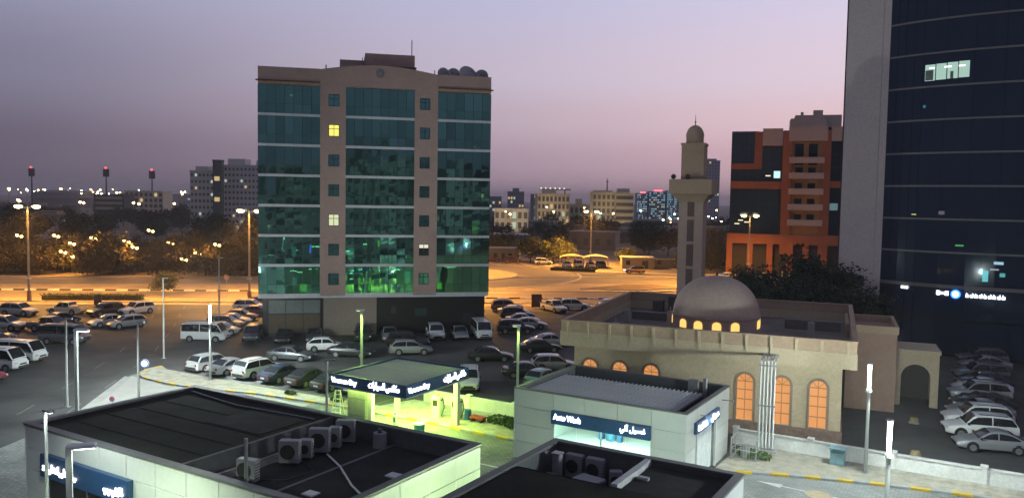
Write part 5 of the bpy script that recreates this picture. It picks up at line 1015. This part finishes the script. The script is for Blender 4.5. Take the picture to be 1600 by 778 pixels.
for i, (x, y, s_) in enumerate(((-9, 226, 1.0), (-2, 228, 1.1), (5, 214, 1.15), (11, 211, 1.0), (14.5, 215, .85), (43, 193, .9), (49, 196, .95), (30, 209, .75))): tree(x, y, 'mid%d' % (i % 3), 'olive tree lit orange across the roundabout, %s from the left' % ORD[(0, 1, 2, 3, 4, 6, 7, 5)[i]], 'trees across the roundabout', s_)
tree(-57.5, 131.5, 'mid1', 'small spreading tree at the edge of the main road', 'roadside trees', .6)
r3 = random.Random(5); n = 0
ORD2 = ORD+['fifteenth', 'sixteenth', 'seventeenth', 'eighteenth']
for rowi in range(6):
    for i in range(18):
        x = -152+i*7.2+r3.uniform(-3, 3); y = far(x)+3+rowi*7+r3.uniform(-2.5, 2.5)
        if x > -18: continue
        tree(x, y, 'park%d' % r3.randrange(3), 'brownish park tree, %s belt row beyond the main road, %s from left' % (ORD[rowi], ORD2[i]), 'park trees beyond the main road', r3.uniform(.65, 1.2), name='park_tree')
for i in range(70):
    y = r3.uniform(245, 420); x = r3.uniform(-.12, .42)*y
    tree(x, y, 'dk%d' % r3.randrange(3), 'dark tree among the low houses in the middle distance', 'dark trees in the middle distance', r3.uniform(.7, 1.25), name='garden_tree')
for i in range(45):
    y = r3.uniform(255, 520); x = r3.uniform(-.66, -.3)*y
    tree(x, y, 'dk%d' % r3.randrange(3), 'dark tree on the plain behind the park belt', 'dark trees behind the park belt', r3.uniform(.8, 1.3), name='plain_tree')
for i in range(24):
    y = r3.uniform(205, 330); x = r3.uniform(.225, .31)*y
    tree(x, y, 'dk%d' % r3.randrange(3), 'dark green tree between minaret and orange building', 'trees beside the orange building', r3.uniform(.6, 1.0), name='street_tree')
# lens ghost flares built as glowing lamps inside the tree belt
pgl = E_('park_lamp_glow', (1, .62, .16), 22)
for i, (x, y, z) in enumerate(((-107.8, 163, 7.6), (-101.2, 164, 7.3), (-93.6, 164, 7.4), (-90.4, 164, 5.9), (-86, 164, 7.0), (-91.7, 163, 4.2), (-89.3, 163, 3.2), (-79.2, 164, 6.5), (-77.5, 164, 5.3), (-70.6, 165, 6.2), (-65, 165, 4.2), (-67.4, 164, 3.0), (-61.3, 166, 6.0), (-76, 168, 8.6))):
    o = thing('park_lamp', 'small orange park lamp among the trees, %s from the left of that belt' % ORD[i], 'park lamp', (x, y, 0), 0, 'park lamps in the tree belt'); MB().cyl((0, 0, 0), (0, 0, z), .07, .05, 8).build('pole', blackm, o)
    for s_, dz in ((-.45, .12), (.45, -.12)): MB().lathe([(.001, -.26), (.22, -.14), (.27, 0), (.2, .15), (.001, .22)], 10, (s_, 0, z+dz+.25)).build('globe', pgl, o)
    MB().cyl((-.45, 0, z+.1), (.45, 0, z-.1), .04, None, 6).build('arm', galv, o)
    if i % 2 == 0: lamp('park_light', 'POINT', o, (0, -1.2, z+.6), 2400, ORC, .3)  # added light that brightens the surrounding trees
# ------------------------------------------------------------------ far street lamps
fl = E_('far_sodium', (1, .62, .22), 45); flw = E_('far_white_lamp', (.95, 1, .92), 32)
fpole = MB().cyl((0, 0, 0), (0, 0, 1), .22, .16, 6).mesh('pole', M('far_pole', (.35, .27, .17), .7))
fhead = {0: MB().lathe([(.001, -.6), (.7, -.3), (.8, 0), (.5, .4), (.001, .55)], 8).mesh('lamp_head', fl), 1: MB().lathe([(.001, -.6), (.7, -.3), (.8, 0), (.5, .4), (.001, .55)], 8).mesh('lamp_head', flw)}
def far_lamp(x, y, z, c=0, s_=1., label='distant street lamp glowing on the plain near the horizon', group='distant street lamps'):
    global LAST
    o = thing('distant_street_lamp', label, 'street lamp', (x, y, 0), 0, group); LAST = [o.name]; p = link('pole', fpole, o); p.scale = (s_, s_, z); h = link('lamp_head', fhead[c], o, (0, 0, z)); h.scale = (s_, s_, s_)
for i, (x, y, z) in enumerate(((-278, 450, 12.2), (-271, 440, 11.6), (-243, 450, 11.4), (-239, 446, 11.2), (-214, 452, 11.5), (-209, 448, 11), (-191, 452, 11.5), (-176, 452, 12), (-173, 440, 10))):
    far_lamp(x, y, z, 0, .85, 'orange lamp on a tall pole beyond the tree belt, %s from the left' % ORD[i], 'orange lamps beyond the tree belt')
for i in range(70):
    y = r3.uniform(800, 1700); far_lamp(r3.uniform(-.66, -.34)*y, y, 16.5+r3.uniform(-2, 7)*y/1250, 0 if r3.random() < .65 else 1, y/900*r3.uniform(.6, 1.3))
for i, (x, y) in enumerate(((21, 409), (49, 390), (-1, 321))):
    far_lamp(x, y, 11, 0, .5, 'lamp glowing before a cream block in the middle distance, %s from the left' % ORD[(1, 2, 0)[i]], 'lamps before the cream blocks')
    lamp('block_light', 'POINT', bpy.data.objects[LAST[0]], (0, -1, 11), 3200, (1, .72, .34), .4)  # lamp and light added to brighten the block behind
for i in range(70):
    y = r3.uniform(300, 800); far_lamp(r3.uniform(-.03, .34)*y, y, max(4, 16.5-r3.uniform(8, 60)*y/1250), 1 if r3.random() < .6 else 0, y/900*r3.uniform(.6, 1.3), 'distant lamp among the low houses in the middle distance', 'lamps among the low houses')
# floodlight masts with red beacons
for i, (x, z) in enumerate(((-420, 35), (-355, 35.5), (-315, 34.5))):
    o = thing('floodlight_mast', 'stadium floodlight mast with red beacon, %s of three on the left horizon' % ORD[i], 'floodlight mast', (x, 700, 0), 0, 'stadium floodlight masts'); MB().cyl((0, 0, 0), (0, 0, z-4), .9, .5, 8).build('pole', M('mast_dark', (.05, .045, .05), .8), o)
    MB().bev(-2.6, 2.6, -.6, .6, z-4.5, z+2.3, .2).build('lamp_rack', MATS['mast_dark'], o); MB().lathe([(.001, -.6), (.8, -.3), (.8, .3), (.001, .7)], 10, (0, -.8, z+3.3)).build('beacon', E_('red_beacon', (1, .04, .05), 7), o)
# ------------------------------------------------------------------ far buildings
farw = M('far_window', (.11, .11, .115), .4)
def block(name, label, x, y, w_, d, h, nf, nc, wall, lit=.06, rz=0, roofs=(), group=None, fy=.62, fx=.6, glow=None, wmat=None):
    o = thing(name, label, 'building', (x, y, 0), rz, group); MB().bb(0, w_, 0, d, 0, h).build('wall', wall, o); MB().bb(-.2, w_+.2, -.2, d+.2, h, h+.7).build('parapet', wall, o)
    r = random.Random(int(x*3+y)); fh, cw = h/nf, w_/nc; me_ = {}
    lits = [E_('far_lit_warm', (.8, .56, .26), .8), E_('far_lit_cool', (.6, .75, .6), .7)]
    for k in range(nf):
        for i in range(nc):
            mt = r.choice(lits) if r.random() < lit else (wmat or farw)
            if glow and r.random() < glow[1]: mt = glow[0]
            if mt.name not in me_: me_[mt.name] = MB().bb(0, cw*fx, -.12, -.01, 0, fh*fy).mesh('window', mt)
            link('window', me_[mt.name], o, (cw*(i+(1-fx)/2), 0, fh*(k+(1-fy)/2)))
    for (a, b_, c, e_) in roofs: MB().bb(w_*a, w_*b_, d*.2, d*.8, h+.7, h+.7+c).build('roof_house', wall, o)
    return o
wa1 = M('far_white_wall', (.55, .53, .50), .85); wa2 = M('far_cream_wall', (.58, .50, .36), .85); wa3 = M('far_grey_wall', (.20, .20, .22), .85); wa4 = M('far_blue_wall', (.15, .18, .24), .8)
block('apartment_block', 'pale apartment block with many windows left of the office building', -153, 380, 15, 14, 27.5, 9, 8, wa1, .1, 0, ((.1, .5, 2, 0),), None, .42, .5); block('apartment_block', 'taller pale apartment block half hidden by the office building', -138.5, 384, 21, 14, 30.5, 11, 11, wa1, .07, 0, ((.05, .45, 3, 0), (.7, .95, 2.4, 0)), None, .42, .5)
block('stair_tower', 'dark green lit stair tower between the pale apartment blocks', -141.5, 378, 4, 3.5, 32.5, 10, 1, M('stair_tower_green', (.10, .14, .11), .8), .25)
block('far_building', 'pale low block on the left horizon', -252, 520, 25, 14, 18, 5, 8, wa2, .08); block('far_building', 'dark banded block on the left horizon', -250, 478, 18, 14, 15.5, 5, 1, M('far_dark_wall', (.05, .055, .06), .8), 0, 0, (), None, .5, .9, None, M('pale_spandrel', (.22, .25, .22), .7))
o = thing('stadium', 'long low stadium with flat dome on the left horizon', 'stadium', (-505, 900, 0)); MB().lathe([(30, 0), (31, 12), (29, 17), (20, 19), (.001, 20)], 40).build('bowl', M('stadium_grey', (.14, .13, .14), .85), o, 40); MB().lathe([(31.3, 11), (32.2, 11.2), (32.2, 12), (31, 12.2)], 40).build('rim', wa3, o)
block('far_building', 'cream office block with ribbon windows right of the office building', 12.9, 420, 17, 14, 19.5, 5, 8, wa2, .16, R(4), ((.2, .6, 2, 0),)); block('far_building', 'small cream block between two taller blocks', 30.5, 430, 12.5, 12, 14, 3, 5, wa2, .1, 0, ((.3, .55, 3.2, 0),))
block('far_building', 'cream block with flat roof and mast, left half of a pair', 39.7, 400, 11.5, 14, 20.6, 6, 5, wa2, .07, 0, ((.1, .9, .8, 0),)); block('far_building', 'cream block with dark horizontal bands beside the masted block', 51.6, 402, 9, 14, 20.4, 6, 1, wa2, .0, 0, ((.2, .8, 2.2, 0),), None, .5, .94)
o = thing('radio_mast', 'thin radio mast on the cream block at the horizon', 'mast', (47.5, 405, 21.3)); MB().cyl((0, 0, 0), (0, 0, 7), .4, .15, 6).build('mast', blackm, o); MB().bb(-.8, .8, -.2, .2, 5.2, 5.5).build('crossbar', blackm, o)
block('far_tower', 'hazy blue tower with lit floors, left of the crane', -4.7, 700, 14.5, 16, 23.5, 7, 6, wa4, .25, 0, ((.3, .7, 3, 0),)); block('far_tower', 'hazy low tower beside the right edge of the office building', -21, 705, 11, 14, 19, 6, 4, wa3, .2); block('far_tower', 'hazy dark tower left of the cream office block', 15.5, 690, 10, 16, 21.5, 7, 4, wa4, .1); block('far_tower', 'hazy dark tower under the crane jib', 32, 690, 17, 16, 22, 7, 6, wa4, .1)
o = thing('tower_crane', 'thin tower crane with lamps along its jib on the horizon', 'crane', (45, 695, 0)); MB().bb(-.5, .5, -.5, .5, 0, 26).build('mast', M('crane_steel', (.12, .10, .09), .7), o); MB().bb(-22, 5, -.4, .4, 26, 27).build('jib', MATS['crane_steel'], o)
for k in range(6): MB().bb(-21+k*4, -20.2+k*4, -.7, -.45, 27, 27.6).build('jib_lamp', E_('jib_lamp', (1, .8, .6), 4), o)
cy_ = E_('cyan_facade_light', (.30, .66, .85), .6)
for i, (x, w_, h, nf) in enumerate(((124, 10, 25, 7), (136, 16, 27, 8), (154, 11, 28, 8), (166, 8, 25, 7))):
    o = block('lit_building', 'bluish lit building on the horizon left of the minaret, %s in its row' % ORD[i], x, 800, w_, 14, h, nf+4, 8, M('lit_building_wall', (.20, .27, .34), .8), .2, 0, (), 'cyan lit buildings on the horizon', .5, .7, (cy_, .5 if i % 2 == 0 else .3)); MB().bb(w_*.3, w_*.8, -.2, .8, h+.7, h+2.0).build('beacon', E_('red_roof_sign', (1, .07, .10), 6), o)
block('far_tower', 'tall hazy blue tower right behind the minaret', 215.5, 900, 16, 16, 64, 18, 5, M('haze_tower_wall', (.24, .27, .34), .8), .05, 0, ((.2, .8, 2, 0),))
block('low_house', 'white low block beside the right edge of the office building', -7.5, 330, 14, 10, 12.4, 3, 6, wa1, .1); block('lit_building', 'glowing pale blue low block on the horizon', 108, 790, 10, 8, 16, 2, 2, wa4, 0, 0, (), None, .8, .9, (E_('pale_blue_glow', (.5, .8, .95), 1.6), 1))
hw_ = [M('house_pale', (.22, .20, .18), .9), M('house_dark', (.10, .095, .09), .9), M('house_sand', (.26, .20, .13), .9)]
for i in range(60):
    y = r3.uniform(275, 560); x = r3.uniform(-.03, .36)*y
    block('low_house', 'low flat roofed house among the dark trees in the middle distance', x, y, r3.uniform(8, 16), r3.uniform(7, 12), r3.uniform(3, 6.5), 1, 4, r3.choice(hw_), .08, r3.uniform(-.3, .3), (), 'low houses in the middle distance', .4, .4)
for i in range(34):
    y = r3.uniform(300, 900); x = r3.uniform(-.66, -.3)*y
    block('low_house', 'low house on the dim plain left of the office building', x, y, r3.uniform(9, 20), r3.uniform(7, 12), r3.uniform(3, 7), 1, 4, r3.choice(hw_), .10, r3.uniform(-.3, .3), (), 'low houses on the left plain', .4, .4)
for i in range(26):
    y = r3.uniform(900, 2400); x = r3.uniform(-.62, .45)*y
    block('skyline_block', 'small hazy block on the far skyline', x, y, r3.uniform(15, 40), 15, r3.uniform(8, 24), 3, 4, wa3, .15, 0, (), 'small blocks on the skyline', .4, .5)
# the tall block the photographer stands in shows up mirrored in the green office glass
def mirrored(label, x, y, w_, nf, fh, seed):
    """irregular pale apartment block: bays of different width, depth, tone, windows and balconies"""
    r = random.Random(seed); o = thing('mirrored_block', label, 'building', (x, y, 0), R(180)); px = 0; tones = [M('block_pale', (.52, .51, .47), .85, var=.2, scale=.3), M('block_mid', (.32, .32, .30), .85, var=.2, scale=.3), M('block_dark', (.14, .145, .14), .85)]
    lits = [E_('block_lit_warm', (.9, .7, .4), .8), E_('block_lit_cool', (.7, .9, .7), .7)]; wm_ = M('block_window', (.06, .065, .065), .4)
    while px < w_:
        bw_ = r.uniform(2.6, 6.5); st_ = r.uniform(0, 1.6); h = fh*(nf-r.choice((0, 0, 1, 1, 2, 3))); MB().bb(px, min(px+bw_, w_)-.02, st_, 13, 0, h).build('bay_wall', r.choice((tones[0], tones[0], tones[1], tones[2])), o)
        a = r.uniform(.15, .3); b2 = r.uniform(.6, .9); bal = r.random() < .45; wh = r.uniform(1.1, 2.2)
        for k in range(int(h/fh)):
            if r.random() < .9: MB().bb(px+bw_*a, min(px+bw_*b2, w_-.1), st_-.08, st_-.004, k*fh+.7, k*fh+.7+wh*r.choice((1, 1, .8))).build('window', r.choice(lits) if r.random() < .06 else wm_, o)
            if bal and k: MB().bb(px+.1, min(px+bw_, w_)-.12, st_-1.2, st_-.1, k*fh-.15, k*fh).bb(px+.1, min(px+bw_, w_)-.12, st_-1.2, st_-1.1, k*fh, k*fh+.95).build('balcony', tones[0], o)
        px += bw_
mirrored('pale apartment block mirrored in the green glass of the office building', 47, -7, 36, 9, 3.3, 3)
mirrored('lower pale block mirrored in the left bay of the office glass', 10.5, -9, 30, 7, 3.4, 8)
# ------------------------------------------------------------------ dusty evening air
hz = bpy.data.materials.new('evening_haze'); hz.use_nodes = True; t = hz.node_tree; t.nodes.clear()
ho = t.nodes.new('ShaderNodeOutputMaterial'); pv = t.nodes.new('ShaderNodeVolumePrincipled'); t.links.new(pv.outputs[0], ho.inputs['Volume'])
pv.inputs['Color'].default_value = (.86, .83, .86, 1); pv.inputs['Density'].default_value = .00026; pv.inputs['Anisotropy'].default_value = .2
tag(MB().bb(-3990, 3990, -290, 7990, -1, 80).build('haze', hz), 'thin dusty evening air over the city', kind='stuff')
